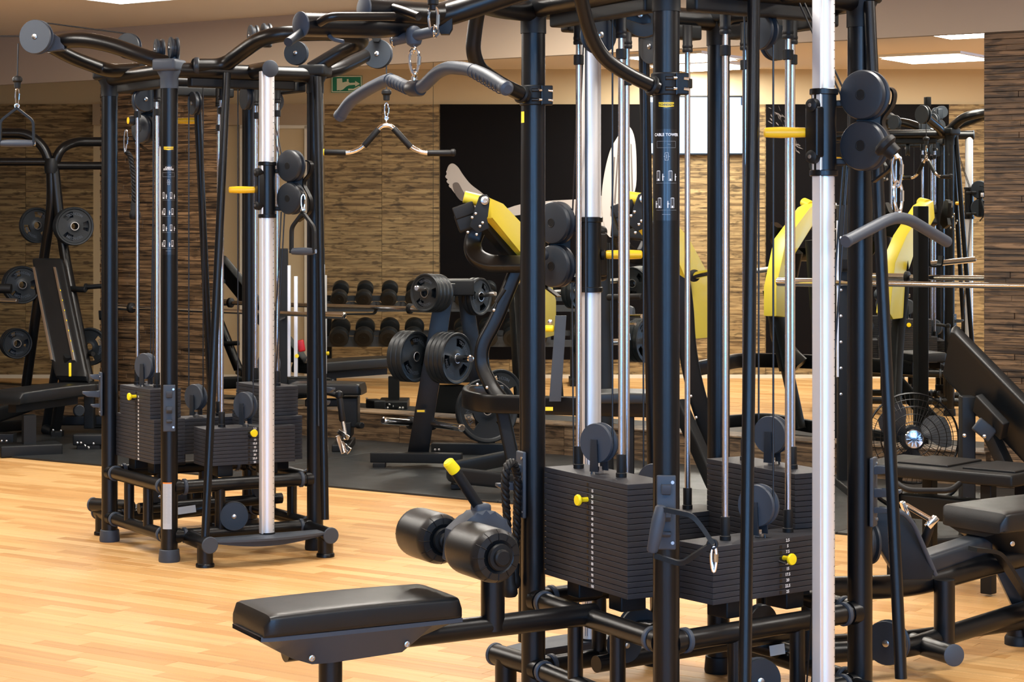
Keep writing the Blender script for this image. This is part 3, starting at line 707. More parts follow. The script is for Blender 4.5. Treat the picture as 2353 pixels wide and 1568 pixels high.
        # foot bar: two stubs with round end caps, a bowed step plate and feet
        for a, o1 in ((.13, .27), (.945, .27)):
            q0, q1 = T.fp(f, a, -.0, .105), T.fp(f, a, o1, .105)
            sb = part('foot_stub', tube([q0, q1], .034, 24), 'black', rt)
            part('end_cap', lathe([(.035, 0), (.038, .004), (.038, .009), (.035, .012)], q1, o, 28), 'grey', sb)
            fq = T.fp(f, a, .215)
            part('foot', merge(cyl(fq+Z3*.01, fq+Z3*.10, .036, 24), lathe([(.042, 0), (.042, .012), (.038, .018)], fq, Z3, 24)), 'black', rt)
        w = (Q-P).length*(.945-.13)
        n_ = 14; top, bot = [], []
        poly = [(-w/2+.02, .012)]
        for i in range(n_+1):
            t = i/n_; poly.append((-w/2+.02+(w-.04)*t, -.012-.026*math.sin(PI*t)))
        poly.append((w/2-.02, .012))
        sp = part('step_plate', prism([(-w/2+.02, .010)]+[(-w/2+.02+(w-.04)*i/n_, -.004-.030*math.sin(PI*i/n_)) for i in range(n_+1)]+[(w/2-.02, .010)], T.fp(f, (.13+.945)/2, .225, .112), u, Z3, .075, .004), 'grey', rt)
        vs = []
        for i in range(n_+1):
            t = i/n_; vs.append((-w/2+.02+(w-.04)*t, .05+.055*math.sin(PI*t)))
        poly = [(x, y) for x, y in vs]+[(w/2-.02, -.045), (-w/2+.02, -.045)]
        part('step_plate_tread', prism(poly, T.fp(f, (.13+.945)/2, .225, .118), u, o, .010, .002), 'grey', sp)
    return rt
TF = Tower(BC(1225.5, 6.146), BC(1531, 5.5), BC(1976, 5.948), BC(1651, 6.569))
TL = Tower(BC(252, 9.25), BC(389, 8.70), BC(724, 9.02), BC(574, 9.6))
r_front = tower('cable_tower', 'tall black four-stack cable tower in the right foreground with padded seat in front', TF, True, None)
r_left = tower('cable_tower', 'black four-stack cable tower on the left, standing free on the oak floor', TL, False, None)

# ---------------------------------------------------------------- prints on the towers
def person2(h=.020, w=.0016):
    return merge(rect2(-w, .009, w, h-.004), rect2(-w*.9, 0, w*.9, .009), move2(rect2(-.0014, -.0014, .0014, .0014), 0, h-.0015), rect2(w, h-.009, w+.0035, h-.0075))
def machine2(w=.012, h=.028):
    t = .0006; return merge(frame2(0, 0, w, h, t), rect2(w*.3, .003, w*.3+t, h), rect2(w*.7, .003, w*.7+t, h), rect2(w*.25, 0, w*.75, .006), rect2(w*.2, h, w*.9, h+.0012))
def post_print(rt, P, lines, ztxt, brand_z, rows, ang, size, R=.0391):
    c = lambda z: Vector((P.x, P.y, z))
    bd = part('badge_film', wrap2d(rect2(-.026, -.012, .026, .013, 12), c(brand_z), R, ang), 'label', rt)
    bw = [(-.023, .008), (.0, .0095), (.023, .008), (.023, .0), (.018, -.003), (.012, -.008), (-.014, -.008), (-.019, -.003), (-.023, .0)]
    g = ([(x, y) for x, y in bw], [tuple(range(len(bw)))])
    cols = merge(*[(lambda x0, x1: ([(x0, max(-.0075, -.0075+abs(x0)*.16)), (x1, max(-.0075, -.0075+abs(x1)*.16)), (x1, .008), (x0, .008)], [(0, 1, 2, 3)]))(-.023+.046*i/12, -.023+.046*(i+1)/12) for i in range(12)])
    part('badge_yellow', wrap2d(cols, c(brand_z), R+.0003, ang), 'badge', bd, smooth=False)
    part('badge_lettering', wrap2d(text2d('TECHNOGYM', .0082, .0002), c(brand_z+.0005), R+.0006, ang), 'label', bd, smooth=False)
    h = ztxt-rows[-1]+.05
    fm = part('instruction_film', wrap2d(rect2(-.034, -h, .034, .016, 14), c(ztxt), R, ang), 'label', rt)
    part('print_title', wrap2d(text2d(lines, size, .0003), c(ztxt), R+.0004, ang), 'white', fm, smooth=False)
    z = ztxt-.027
    part('print_box', wrap2d(merge(frame2(-.029, -.010, .029, .009, .0005), move2(text2d('~-', .010), .008, 0)), c(z), R+.0004, ang), 'dim', fm, smooth=False)
    gs = [wrap2d(merge(frame2(-.004, -.011, .006, .011, .0006), rect2(-.007, -.0004, .010, .0004), rect2(.0006, -.006, .0014, .006)), c(z-.035), R+.0004, ang)]
    lines_ = []
    for i, zz in enumerate(rows):
        gs += [wrap2d(move2(machine2(), -.030 if i % 2 == 0 else -.026, -.014), c(zz), R+.0004, ang), wrap2d(move2(person2(), -.010 if i % 2 == 0 else -.032, -.014), c(zz), R+.0004, ang),
               wrap2d(move2(machine2(), .006 if i % 2 == 0 else .012, -.014), c(zz), R+.0004, ang), wrap2d(move2(person2(), .028 if i % 2 == 0 else .0045, -.014), c(zz), R+.0004, ang)]
        lines_.append(wrap2d(rect2(-.032, -.0205, .032, -.0200, 10), c(zz), R+.0004, ang))
    part('print_pictograms', merge(*gs), 'white', fm, smooth=False)
    part('print_rules', merge(*lines_, wrap2d(rect2(-.012, 0, .012, .0008, 4), c(rows[-1]-.033), R+.0004, ang)), 'dim', fm, smooth=False)
def zat(py, P): return ZC-(py-HY)*P.y/F
af = math.atan2(-TF.FR.y, -TF.FR.x)
post_print(r_front, TF.FR, 'CABLE TOWER', zat(311, TF.FR), zat(243, TF.FR), [zat(405, TF.FR), zat(467, TF.FR)], af-.0, .0115)
al = math.atan2(-TL.FR.y, -TL.FR.x)-.10
post_print(r_left, TL.FR, 'CABLE\nSTATIONS', zat(388, TL.FR), zat(342, TL.FR), [zat(y, TL.FR) for y in (450, 487, 524, 560)], al, .0105)
P = TF.FL; part('side_badge', wrap2d(rect2(-.012, -.018, .012, .018, 5), Vector((P.x, P.y, zat(270, P))), .0391, math.atan2(-P.y, -P.x)-1.15), 'badge', r_front)
# warning label on the left tower
P = TL.FR; z1, z0 = zat(1107, P), zat(1214, P); c = Vector((P.x, P.y, 0)); a_ = al-.12
wf = part('warning_label', wrap2d(rect2(-.024, z0, .020, z1, 8), c, .0392, a_), 'pagegrey', r_left, label='pale warning sticker')
part('label_orange_band', wrap2d(rect2(-.024, z1-.006, .020, z1, 8), c, .0395, a_), 'orange', wf)
part('label_small_print', merge(*[wrap2d(rect2(-.022, z1-.012-.0052*i, -.022+(.016+.002*((i*7) % 3)), z1-.0105-.0052*i, 3), c, .0395, a_) for i in range(34)], *[wrap2d(rect2(-.001, z1-.012-.0052*i, .010+.002*((i*5) % 4), z1-.0105-.0052*i, 3), c, .0395, a_) for i in range(34)]), 'dim', wf)
# ================================================================ parts and attachments round the two stations
def loft(loops):
    n = len(loops[0]); vs = [Vector(p) for l in loops for p in l]; fs = []
    for i in range(len(loops)-1):
        for k in range(n): fs.append((i*n+k, i*n+(k+1) % n, (i+1)*n+(k+1) % n, (i+1)*n+k))
    fs.append(tuple(range(n))[::-1]); fs.append(tuple((len(loops)-1)*n+k for k in range(n)))
    return vs, fs
def sq_loop(c, u, v, a, b, n=28, e=.38):
    out = []
    for k in range(n):
        t = 2*PI*(k+.5)/n; x, y = math.cos(t), math.sin(t)
        out.append(c+u*math.copysign(abs(x)**e, x)*a+v*math.copysign(abs(y)**e, y)*b)
    return out
def pad(c, ud, wd, L_, Wd, th, taper=1, crown=.006, up=None, e=.22):
    """upholstered pad: c = middle of its underside, ud along the length, wd across"""
    up = up or ud.cross(wd).normalized()
    if up.z < 0 and abs(up.z) > .05: up = -up
    loops = []; n = 44
    for i in range(n+1):
        t = i/n; s = math.sin(PI*t); q_ = min(1, s*5.5); f = .88+.12*(1-(1-q_)**2)**.5; q_ = min(1, s*8); th_ = th*(.55+.45*(1-(1-q_)**2)**.5)+crown*s
        x = -L_/2 + L_*t; w = Wd/2*(1+(taper-1)*t)*f
        cc = c+ud*x+up*th_/2
        loops.append(sq_loop(cc, wd, up, w, th_/2, 30, e))
    return loft(loops)
def roller(rt, p, q, r, nm='foam_roller'):
    p, q = Vector(p), Vector(q); L_ = (q-p).length
    o = part(nm, lathe([(r*.42, .012), (r*.62, .002), (r*.86, .004), (r*.98, .020), (r, .035), (r, L_-.035), (r*.98, L_-.02), (r*.86, L_-.004), (r*.62, L_-.002), (r*.42, L_-.012)], p, q-p, 36), 'vinyl', rt)
    for e, s in ((p, -1), (q, 1)):
        d = (q-p).normalized()*s
        part('roller_end', lathe([(r*.46, -.006), (r*.50, .004), (r*.46, .012), (r*.33, .013), (r*.31, .022), (r*.25, .026)], e, d, 28), 'matte', o)
    a, b = perp((q-p).normalized()); creases = []
    for e, s in ((p, 1), (q, -1)):
        for k in range(12):
            t = 2*PI*k/12; w = a*math.cos(t)+b*math.sin(t); d = (q-p).normalized()*s
            creases.append(tube([e+w*r*.60+d*.001, e+w*r*.84+d*.003, e+w*r*.97+d*.020], .0016, 5))
    part('seam_creases', merge(*creases), 'rubber', o, stuff=True)
    return o
oA = TF.face('A')[3]; uA = TF.face('A')[2]
def fA(L_, s, z): return TF.fp('A', .45, L_, z)+uA*s
R_ = r_front
part('seat_beam', tube([fA(-.02, 0, .345), fA(1.0, 0, .335)], .033, 26), 'black', R_)
part('seat_leg', cyl(fA(.86, 0, .02), fA(.86, 0, .33), .034, 26), 'black', R_)
part('seat_leg_foot', lathe([(.044, 0), (.044, .02), (.036, .03)], fA(.86, 0, 0), Z3, 24), 'rubber', R_)
shell = []
for L_, wt, zb in ((.50, .125, .402), (.54, .13, .388), (.60, .13, .345), (.66, .13, .306), (.88, .13, .298), (.94, .13, .300), (1.00, .128, .322), (1.05, .127, .352), (1.09, .122, .385), (1.115, .11, .405)):
    zt_ = .402; wb = .055 if zb < .365 else .10
    shell.append([fA(L_, -wt, zt_), fA(L_, wt, zt_), fA(L_, wt, zt_-.012), fA(L_, wb, max(zb, .0)), fA(L_, -wb, max(zb, .0)), fA(L_, -wt, zt_-.012)])
ss = part('seat_shell', loft(shell), 'grey', R_, label='slate grey seat shell')
for L_, z in ((.955, .325), (.66, .335)):
    part('shell_bolt', lathe([(.009, 0), (.009, .003), (.006, .004), (.004, .001)], fA(L_, .085 if L_ > 1 else .082, z)+uA*.006, uA, 14), 'steel', ss)
part('seat_pad', pad(fA(.805, 0, .398), oA, uA, .61, .275, .068, 1, .005, Z3, .28), 'vinyl', R_)
part('roller_post', cyl(fA(.335, 0, .33), fA(.335, 0, .56), .036, 26), 'black', R_)
hc = fA(.355, 0, .605)
sec = [(math.cos(t)*.088, math.sin(t)*.088) for t in [math.radians(-60+10*i) for i in range(0, 20)]]
hs = part('roller_housing', prism([(x-.02, y) for x, y in sec]+[(-.125, .035), (-.135, -.055), (-.10, -.075), (.0, -.085)], hc, -oA, Z3, .070, .012), 'grey', R_, label='slate grey cam housing')
part('housing_neck', box(hc+Z3*.075+oA*.02, .05, .05, .06, oA, uA, Z3, bev=.012), 'grey', hs)
le = part('adjust_lever', tube([hc+Z3*.085+oA*.02, hc+Z3*.205+oA*.105], .0165, 20), 'matte', R_)
d_ = (Z3*.13+oA*.11).normalized(); lp = hc+Z3*.205+oA*.105
part('lever_tip', lathe([(.0175, 0), (.0185, .004), (.0175, .036), (.013, .041)], lp, d_, 20), 'pin', le, label='yellow lever tip')
rc = fA(.465, 0, .598)
part('roller_axle', cyl(rc-uA*.24, rc+uA*.24, .018, 16), 'matte', R_)
roller(R_, rc+uA*.070, rc+uA*.285, .078); roller(R_, rc-uA*.265, rc-uA*.065, .076)
# overhead arms of the pull-down
arm1 = part('overhead_arm', tube([W(840, 20, 5.43), W(905, 27, 5.48), W(1010, 35, 5.6), W(1052, 20, 5.66), W(1100, 4, 5.78), W(1150, 18, 5.95), W(1222, 26, 6.14)], .034, 26, fil=.07), 'black', R_)
arm2 = part('overhead_arm', tube([W(695, 57, 5.31), W(893, 62, 5.5), W(1013, 40, 5.62), W(1250, -40, 5.6), W(1520, -62, 5.5)], .034, 26, fil=.1), 'black', R_)
def axis_cap(p, q, r, parent): part('end_cap', lathe([(r, 0), (r+.003, .004), (r+.003, .008), (r*.9, .011)], p, (p-q), 28), 'grey', parent)
axis_cap(W(840, 20, 5.43), W(905, 27, 5.48), .034, arm1); axis_cap(W(695, 57, 5.31), W(893, 62, 5.5), .034, arm2)
part('chin_grip', tube([W(735, 52, 5.30), W(760, 38, 5.27), W(905, 38, 5.40)], .0125, 14, fil=.03), 'black', R_)
part('chin_grip', tube([W(708, 60, 5.33), W(690, 78, 5.30), W(662, 97, 5.22)], .0125, 14, fil=.03), 'wheel', R_)
part('chin_grip', tube([W(905, 18, 5.45), W(925, 24, 5.42), W(962, 38, 5.38)], .0125, 14, fil=.02), 'black', R_)
part('chin_hook', tube([W(752, 75, 5.36), W(762, 90, 5.34), W(790, 96, 5.33)], .006, 10, fil=.02), 'grey', R_)
for px, py in ((1023, 55), (865, 82)):
    part('pulley_bracket', prism([(-.022, .05), (.022, .05), (.022, -.015), (.012, -.032), (-.012, -.032), (-.022, -.015)], W(px, py, 5.6 if px > 900 else 9.38), (1, 0, 0), Z3, .04, .004), 'matte', R_ if px > 900 else r_left)
part('top_guard', box(W(1445, 40, 6.0), .16, .05, .09, (1, .2, 0), (-.2, 1, 0), Z3, bev=.015), 'matte', R_)
pulley(R_, W(1482, 38, 5.95), (-.3, -.95, 0), .066, .03, 'top_pulley')
part('bracket_plate', prism([(-.06, .05), (-.01, .05), (.045, .0), (.045, -.02), (.02, -.025), (-.06, .0)], W(1462, 38, 5.88), (1, 0, 0), Z3, .006, .002), 'black', R_)
part('bracket_bolt', lathe([(.008, 0), (.008, .004), (.005, .005)], W(1471, 34, 5.86), (0, -1, 0), 12), 'steel', R_)
# bent grips clamped to the two front posts
for P, yc, pts, rr_ in ((TF.FL, 220, [(1207, 221, 6.10), (1150, 193, 6.02), (1100, 158, 5.95), (1086, 118, 5.92), (1092, 60, 5.9), (1110, -45, 5.85)], .0235),
                        (TF.FR, 194, [(1510, 203, 5.46), (1440, 170, 5.42), (1385, 133, 5.38), (1356, 80, 5.34), (1340, 20, 5.3), (1326, -50, 5.25)], .0205)):
    z = zat(yc, P); ps = [W(*p) for p in pts]
    gr = part('side_grip', tube(ps, rr_, 22, fil=.09), 'black', R_)
    cl = part('grip_clamp', merge(cyl(P+Z3*(z-.032), P+Z3*(z+.032), .0445, 30, .003), box(P+Vector((.042, -.012, z)), .040, .045, .062, bev=.004), lathe([(.028, 0), (.030, .006), (.026, .012)], ps[0]+(ps[1]-ps[0])*.12, ps[1]-ps[0], 20)), 'matte', R_)
    for dz in (.015, -.015):
        part('clamp_slot', tube([P+Vector((-.006, -.0435, z+dz)), P+Vector((.022, -.038, z+dz))], .0065, 10), 'label', cl)
        part('clamp_bolt', cyl(P+Vector((.016, -.047, z+dz)), P+Vector((.026, -.040, z+dz)), .0045, 10), 'chrome', cl)
        part('clamp_bolt', cyl(P+Vector((.048, -.036, z+dz)), P+Vector((.062, -.037, z+dz-.002)), .0048, 10), 'chrome', cl)
    part('clamp_seam', box(P+Vector((.027, -.036, z)), .0015, .004, .062), 'label', cl)
# hook plates
r2 = math.radians
hook_plate(R_, TF.FL, r2(205), 1, zat(1188, TF.FL), zat(1036, TF.FL), [(zat(1075, TF.FL), .055, .03), (zat(1115, TF.FL), .085, .03)])
hook_plate(R_, TF.FR, math.atan2(-TF.FR.y, -TF.FR.x), 1, zat(1258, TF.FR), zat(1088, TF.FR), [(zat(1120, TF.FR), .035, .035), (zat(1180, TF.FR), .06, .035), (zat(1222, TF.FR), .03, .02)])
hook_plate(R_, TF.BR, r2(-25), 1, zat(1208, TF.BR), zat(1050, TF.BR), [(zat(1078, TF.BR), .06, .03), (zat(1130, TF.BR), .085, .03), (zat(1170, TF.BR), .06, .02)])
hook_plate(r_left, TL.FR, math.atan2(-TL.FR.y, -TL.FR.x), 1, zat(990, TL.FR), zat(883, TL.FR), [(zat(905, TL.FR), .035, .035), (zat(940, TL.FR), .06, .035), (zat(966, TL.FR), .03, .02)])
hook_plate(r_left, TL.FL, r2(200), 1, zat(955, TL.FL), zat(855, TL.FL), [(zat(905, TL.FL), .085, .034), (zat(866, TL.FL), .05, .03), (zat(932, TL.FL), .045, .02)])
hook_plate(r_left, TL.BR, r2(-35), 1, zat(978, TL.BR), zat(868, TL.BR), [(zat(895, TL.BR), .07, .03), (zat(925, TL.BR), .04, .03)])
# left station: top tubes
lf = r_left
a1 = part('overhead_arm', tube([W(392, 148, 8.75), W(330, 130, 8.75), W(260, 104, 8.78), (W(200, 92, 8.80)), W(160, 92, 8.83), W(118, 100, 8.9)], .036, 26, fil=.12), 'black', lf)
a2 = part('overhead_arm', tube([W(330, 160, 9.0), W(262, 164, 9.1), W(235, 158, 9.12), W(165, 132, 9.0), W(118, 106, 8.92)], .034, 26, fil=.08), 'black', lf)
part('arm_head', prism([(-.07, .045), (-.02, .055), (.075, .0), (.08, -.05), (.0, -.055), (-.07, -.05)], W(112, 92, 8.84), (1, 0, 0), Z3, .05, .01), 'grey', lf)
pulley(lf, W(84, 85, 8.79), (-.25, -.97, 0), .079, .036, 'head_pulley', 'grey')
part('cable', tube([W(108, 53, 8.80), W(290, 77, 8.97)], .0034, 8), 'cable', lf)
part('cable', tube([W(50, 84, 8.80), W(-60, 81, 8.70)], .0034, 8), 'cable', lf)
part('cable', tube([W(42, 100, 8.79), W(40, 176, 8.79)], .0034, 8), 'cable', lf)
pulley(lf, W(296, 106, 8.97), (-.3, -.95, 0), .061, .03, 'top_pulley')
part('pulley_bracket', box(W(302, 122, 8.95), .03, .05, .05, bev=.008), 'matte', lf)
for px, py, d in ((366, 114, 8.8), (399, 110, 8.72), (582, 82, 8.95), (612, 78, 8.95)):
    pulley(lf, W(px, py, d), (-.93, -.36, 0), .050, .034, 'top_pulley'); part('pulley_guard', box(W(px, py+8, d)+Vector((.0, .02, 0)), .046, .05, .09, bev=.012), 'wheel', lf)
pulley(lf, W(681, 122, 9.1), (-.2, -.98, 0), .058, .03, 'top_pulley')
ub = part('chin_bar', tube([W(446, 152, 8.74), W(512, 153, 8.82), W(552, 122, 8.76), W(597, 90, 8.66), W(640, 78, 8.63), W(760, 75, 8.70), W(832, 84, 8.85), W(830, 98, 8.95), W(795, 112, 9.0), W(715, 160, 9.02)], .036, 26, fil=.07), 'black', lf)
part('collar_ring', lathe([(.038, -.012), (.041, -.008), (.041, .008), (.038, .012)], W(452, 152, 8.745), (1, .1, 0), 24), 'wheel', lf)
part('overhead_arm', tube([W(700, 172, 9.06), W(770, 162, 9.15), W(838, 128, 9.36)], .034, 24, fil=.1), 'black', lf)
pulley(lf, W(868, 124, 9.42), (-.2, -.98, 0), .073, .034, 'head_pulley', 'wheel')
part('cable', tube([W(888, 150, 9.42), W(888, 212, 9.42)], .0034, 8), 'cable', lf)
# ---- attachments: each a thing of its own
def stirrup(lab, apex, wd, dn, w, h, sh, side_n, strap_m='matte', grp='stirrup handles'):
    """triangular strap handle; apex = loop point, wd across, dn down"""
    apex = Vector(apex); wd = Vector(wd).normalized(); dn = Vector(dn).normalized()
    r = root('stirrup', lab, 'handle', apex+dn*h, grp)
    a, b = apex-wd*w/2+dn*sh, apex+wd*w/2+dn*sh; c, d = apex-wd*w/2*1.03+dn*h, apex+wd*w/2*1.03+dn*h
    n = wd.cross(dn)
    part('handle_strap', merge(strap([apex+wd*.004, a, c+dn*.008], .026, .011, n, .02), strap([apex-wd*.004, b, d+dn*.008], .026, .011, n, .02)), strap_m, r)
    part('handle_ring', ring(apex-dn*.006, n, .010, .003, 16, 6), 'steel', r)
    part('grip', lathe([(.009, 0), (.0145, .004), (.0165, .03), (.0175, (d-c).length/2), (.0165, (d-c).length-.03), (.0145, (d-c).length-.004), (.009, (d-c).length)], c, d-c, 24), 'grey', r, label='grey rubber grip')
    part('grip_nut', merge(cyl(c-(d-c).normalized()*.008, c, .010, 10)), 'steel', r); part('grip_nut', cyl(d, d+(d-c).normalized()*.008, .010, 10), 'steel', r)
    return r
def snap(lab, top, bot, grp='chrome snap hooks', w=.028, nrm=(1, 0, 0), r=.0042):
    g = carabiner(None, top, bot, w, r, nrm); return single('snap_hook', g, 'chrome', lab, 'snap hook', grp, (Vector(top)+Vector(bot))/2)
D_ = 8.79
part('cable_stop', merge(stop_ball(W(40, 176, D_), -Z3, 1.2)), 'rubber', lf)
snap('small snap hook hanging under the far left overhead pulley', W(40, 202, D_), W(39, 246, D_), w=.02, r=.003)
stirrup('stirrup handle hanging from the far left overhead pulley', W(39, 247, D_), (1, .1, 0), -Z3, .148, .165, .062, 0)
D_ = 9.42
part('cable_stop', stop_ball(W(888, 206, D_), -Z3, 1.3), 'rubber', lf)
snap('snap hook above the chrome curl bar with four grips', W(888, 236, D_), W(888, 275, D_), w=.022, r=.0032)
cb = root('pulldown_bar', 'chrome W-shaped cable bar with black sleeve grips at the left station', 'cable bar', W(888, 352, D_))
pts = [W(738, 350, D_), W(822, 352, D_), W(878, 288, D_+.0), W(898, 288, D_), W(956, 352, D_), W(1042, 351, D_)]
part('bar', tube(pts, .0115, 18, fil=.07), 'chrome', cb)
for (xa, ya), (xb, yb) in (((741, 350), (795, 351)), ((836, 336), (870, 297)), ((904, 295), (944, 339)), ((982, 352), (1038, 352))):
    part('sleeve_grip', lathe([(.014, 0), (.0155, .005), (.0155, (W(xb, yb, D_)-W(xa, ya, D_)).length-.005), (.014, (W(xb, yb, D_)-W(xa, ya, D_)).length)], W(xa, ya, D_), W(xb, yb, D_)-W(xa, ya, D_), 18), 'rubber', cb)
part('bar_end', lathe([(.016, 0), (.019, .006), (.019, .018), (.012, .024)], W(1036, 351, D_), (1, 0, 0), 18), 'rubber', cb)
part('bar_sticker', lathe([(.0165, 0), (.0165, .022)], W(735, 350, D_), (1, 0, 0), 14), 'pin', cb, label='yellow end sticker')
part('swivel_eye', merge(ring(W(888, 279, D_), (1, 0, 0), .010, .0035), ring(W(888, 272, D_), (0, 1, 0), .009, .003)), 'chrome', cb)
# handle at the left carriage
D_ = 8.62
part('cable_stop', stop_ball(W(676, 436, 8.68), Vector((.8, -.2, -.5)), 1.15), 'rubber', lf)
snap('snap hook at the silver column carriage of the left station', W(697, 447, D_), W(696, 484, D_), w=.022, r=.003)
stirrup('stirrup handle hanging at the silver column carriage of the left station', W(696, 486, D_), (.9, -.3, 0), -Z3, .11, .18, .072, 0)
# front tower: lat bar, its spreader and hooks
D0_ = 5.5
def lp_(px, py, dd=0): return W(px, py, D0_-(px-950)/400*.80+dd)
lb = root('pulldown_bar', 'long grey rubber-coated wavy pulldown bar hanging top centre', 'cable bar', lp_(950, 200))
bp = [lp_(782, 265), lp_(805, 232), lp_(845, 205), lp_(888, 184), lp_(905, 186), lp_(940, 203), lp_(968, 203), lp_(1005, 166), lp_(1030, 155), lp_(1075, 158), lp_(1115, 172), lp_(1162, 202)]
part('bar', tube(bp, .0185, 26, fil=.05), 'grey', lb)
for q, n_ in ((bp[0], bp[0]-bp[1]), (bp[-1], bp[-1]-bp[-2])): part('bar_end', lathe([(.019, -.01), (.0205, 0), (.0195, .008), (.012, .014)], q, n_, 24), 'grey', lb)
part('bar_collar', lathe([(.021, -.035), (.024, -.028), (.0235, .02), (.020, .026)], lp_(957, 203), bp[6]-bp[5], 24), 'wheel', lb)
part('grip_ribs', merge(*[ring(lp_(895+7*i, 184+3.2*i)+Z3*.001, bp[5]-bp[4], .0185, .0018, 18, 5) for i in range(7)], *[ring(lp_(1088+9*i, 163+5.2*i), bp[-1]-bp[-2], .0187, .0016, 18, 5) for i in range(8)]), 'grey', lb, stuff=True)
part('bar_eye', merge(cyl(lp_(952, 190), lp_(952, 175), .009, 14, .001), ring(lp_(952, 170), (1, .3, 0), .011, .0045, 18, 8)), 'chrome', lb)
snap('large snap hook between the spreader and the long grey bar', lp_(952, 112), lp_(952, 172), w=.034, r=.0048)
sp_ = root('spreader_bar', 'short grey swivel crosspiece between three snap hooks, top centre', 'cable attachment', lp_(953, 85))
part('cross_tube', tube([W(905, 93, 5.55), W(1000, 72, 5.40)], .0155, 24), 'grey', sp_)
part('swivel_body', lathe([(.008, -.03), (.020, -.022), (.0245, -.008), (.0245, .008), (.020, .022), (.010, .030)], W(951, 84, 5.48), Z3, 26), 'grey', sp_)
part('swivel_pin', merge(cyl(W(951, 98, 5.48), W(951, 110, 5.48), .006, 12), ring(W(951, 113, 5.48), (1, .2, 0), .010, .004, 16, 8)), 'chrome', sp_)
for p in (W(905, 93, 5.55), W(1000, 72, 5.40)): part('tube_eye', ring(p, (1, -.2, 0), .017, .003, 20, 6), 'chrome', sp_)
snap('left of two snap hooks holding the grey swivel crosspiece', W(905, 24, 5.55), W(907, 95, 5.55), w=.032, r=.0048)
snap('right of two snap hooks holding the grey swivel crosspiece', W(995, 14, 5.40), W(997, 82, 5.40), w=.036, r=.0048, nrm=(1, -.4, 0))
for px, d in ((905, 5.55), (995, 5.40)):
    part('cable_stop', merge(cyl(W(px, -30, d), W(px, 12, d), .016, 18, .003), cyl(W(px, 10, d), W(px, 24, d), .011, 16, .002)), 'rubber', R_)
# carriage bar on the right
part('cable_stop', stop_ball(W(2026, 326, 5.45), Vector((.75, -.25, -.75)), 1.9), 'rubber', R_)
part('cable_eye', merge(cyl(W(2057, 354, 5.43), W(2063, 364, 5.43), .008, 12, .001)), 'chrome', R_)
snap('upper snap hook of the chain holding the bent grey bar', W(2060, 356, 5.43), W(2063, 430, 5.43), w=.034, r=.0045)
snap('lower snap hook of the chain holding the bent grey bar', W(2062, 416, 5.43), W(2066, 492, 5.43), w=.036, r=.0045, nrm=(1, .5, 0))
vb = root('cable_bar', 'short bent dark grey bar hanging from the silver column carriage at right', 'cable bar', W(2065, 498, 5.42))
part('bar', tube([W(1948, 553, 5.22), W(2040, 505, 5.36), W(2066, 500, 5.42), W(2092, 506, 5.47), W(2176, 556, 5.66)], .0168, 26, fil=.06), 'grey', vb)
part('bar_end', lathe([(.0168, 0), (.0185, .004), (.0165, .012)], W(1948, 553, 5.22), W(1948, 553, 5.22)-W(2040, 505, 5.36), 24), 'grey', vb)
part('bar_eye', merge(cyl(W(2066, 496, 5.42), W(2066, 486, 5.42), .009, 14, .001)), 'chrome', vb)
# stirrup hung on the post hooks, with its snap hook
hz = 5.36
st = root('stirrup', 'stirrup handle lying sideways on the hooks of the front tower post', 'handle', W(1515, 1240, hz), 'stirrup handles')
part('handle_strap', merge(strap([W(1520, 1170, hz), W(1590, 1184, hz-.03), W(1612, 1210, hz-.04), W(1638, 1250, hz-.06)], .026, .013, (0, 1, 0), .02), strap([W(1503, 1277, hz), W(1566, 1297, hz-.03), W(1603, 1272, hz-.05), W(1634, 1252, hz-.06)], .026, .013, (0, 1, 0), .02)), 'matte', st)
part('grip', lathe([(.012, 0), (.016, .006), (.0185, .06), (.0195, .09), (.0165, .128), (.012, .134)], W(1498, 1270, hz), W(1518, 1172, hz)-W(1498, 1270, hz), 24), 'grey', st, label='grey rubber grip')
part('handle_ring', ring(W(1637, 1251, hz-.06), (0, 1, 0), .012, .005, 16, 6), 'matte', st)
snap('snap hook dangling from the stirrup handle on the post hooks', W(1640, 1255, hz-.06), W(1640, 1315, hz-.06), w=.018, r=.0045)
# triceps ropes
def rope(lab, pts, r=.0135, knob=1.0):
    ps = fillet([Vector(p) for p in pts], .12, 10)
    # resample
    q = [ps[0]]
    for p in ps[1:]:
        n = max(1, int((p-q[-1]).length/.006)); s = q[-1].copy()
        for i in range(1, n+1): q.append(s.lerp(p, i/n))
    rt_ = root('triceps_rope', lab, 'rope', q[-1], 'black twisted pull ropes')
    acc = 0; strands = [[], [], []]
    for i, p in enumerate(q):
        t = (q[min(i+1, len(q)-1)]-q[max(i-1, 0)]).normalized(); a, b = perp(t)
        if i: acc += (p-q[i-1]).length
        for k in range(3):
            an = acc/.055*2*PI/1.0 + k*2*PI/3; strands[k].append(p+(a*math.cos(an)+b*math.sin(an))*r*.52)
    for s in strands: part('rope_strand', tube(s, r*.56, 8), 'rubber', rt_)
    for e, e2 in ((q[0], q[6]), (q[-1], q[-7])):
        part('rope_end', lathe([(r*1.2, -.05), (r*1.3, -.045), (r*1.3, -.012), (r*1.75*knob, 0), (r*1.75*knob, .022), (r*1.3, .03)], e, e-e2, 20), 'rubber', rt_)
    return rt_
rope('twisted black rope draped over the hooks of the front tower left post', [W(1172, 1350, 6.02), W(1166, 1200, 6.02), W(1160, 1120, 6.0), W(1163, 1072, 6.0), W(1178, 1060, 6.05), W(1190, 1090, 6.1), W(1188, 1200, 6.12), W(1180, 1330, 6.12)])
rope('twisted black rope hanging behind the guide rods of the left station', [W(307, 490, 9.3), W(308, 420, 9.3), W(300, 358, 9.3), W(290, 350, 9.3), W(298, 356, 9.34), W(312, 420, 9.36), W(313, 490, 9.36)], .012)
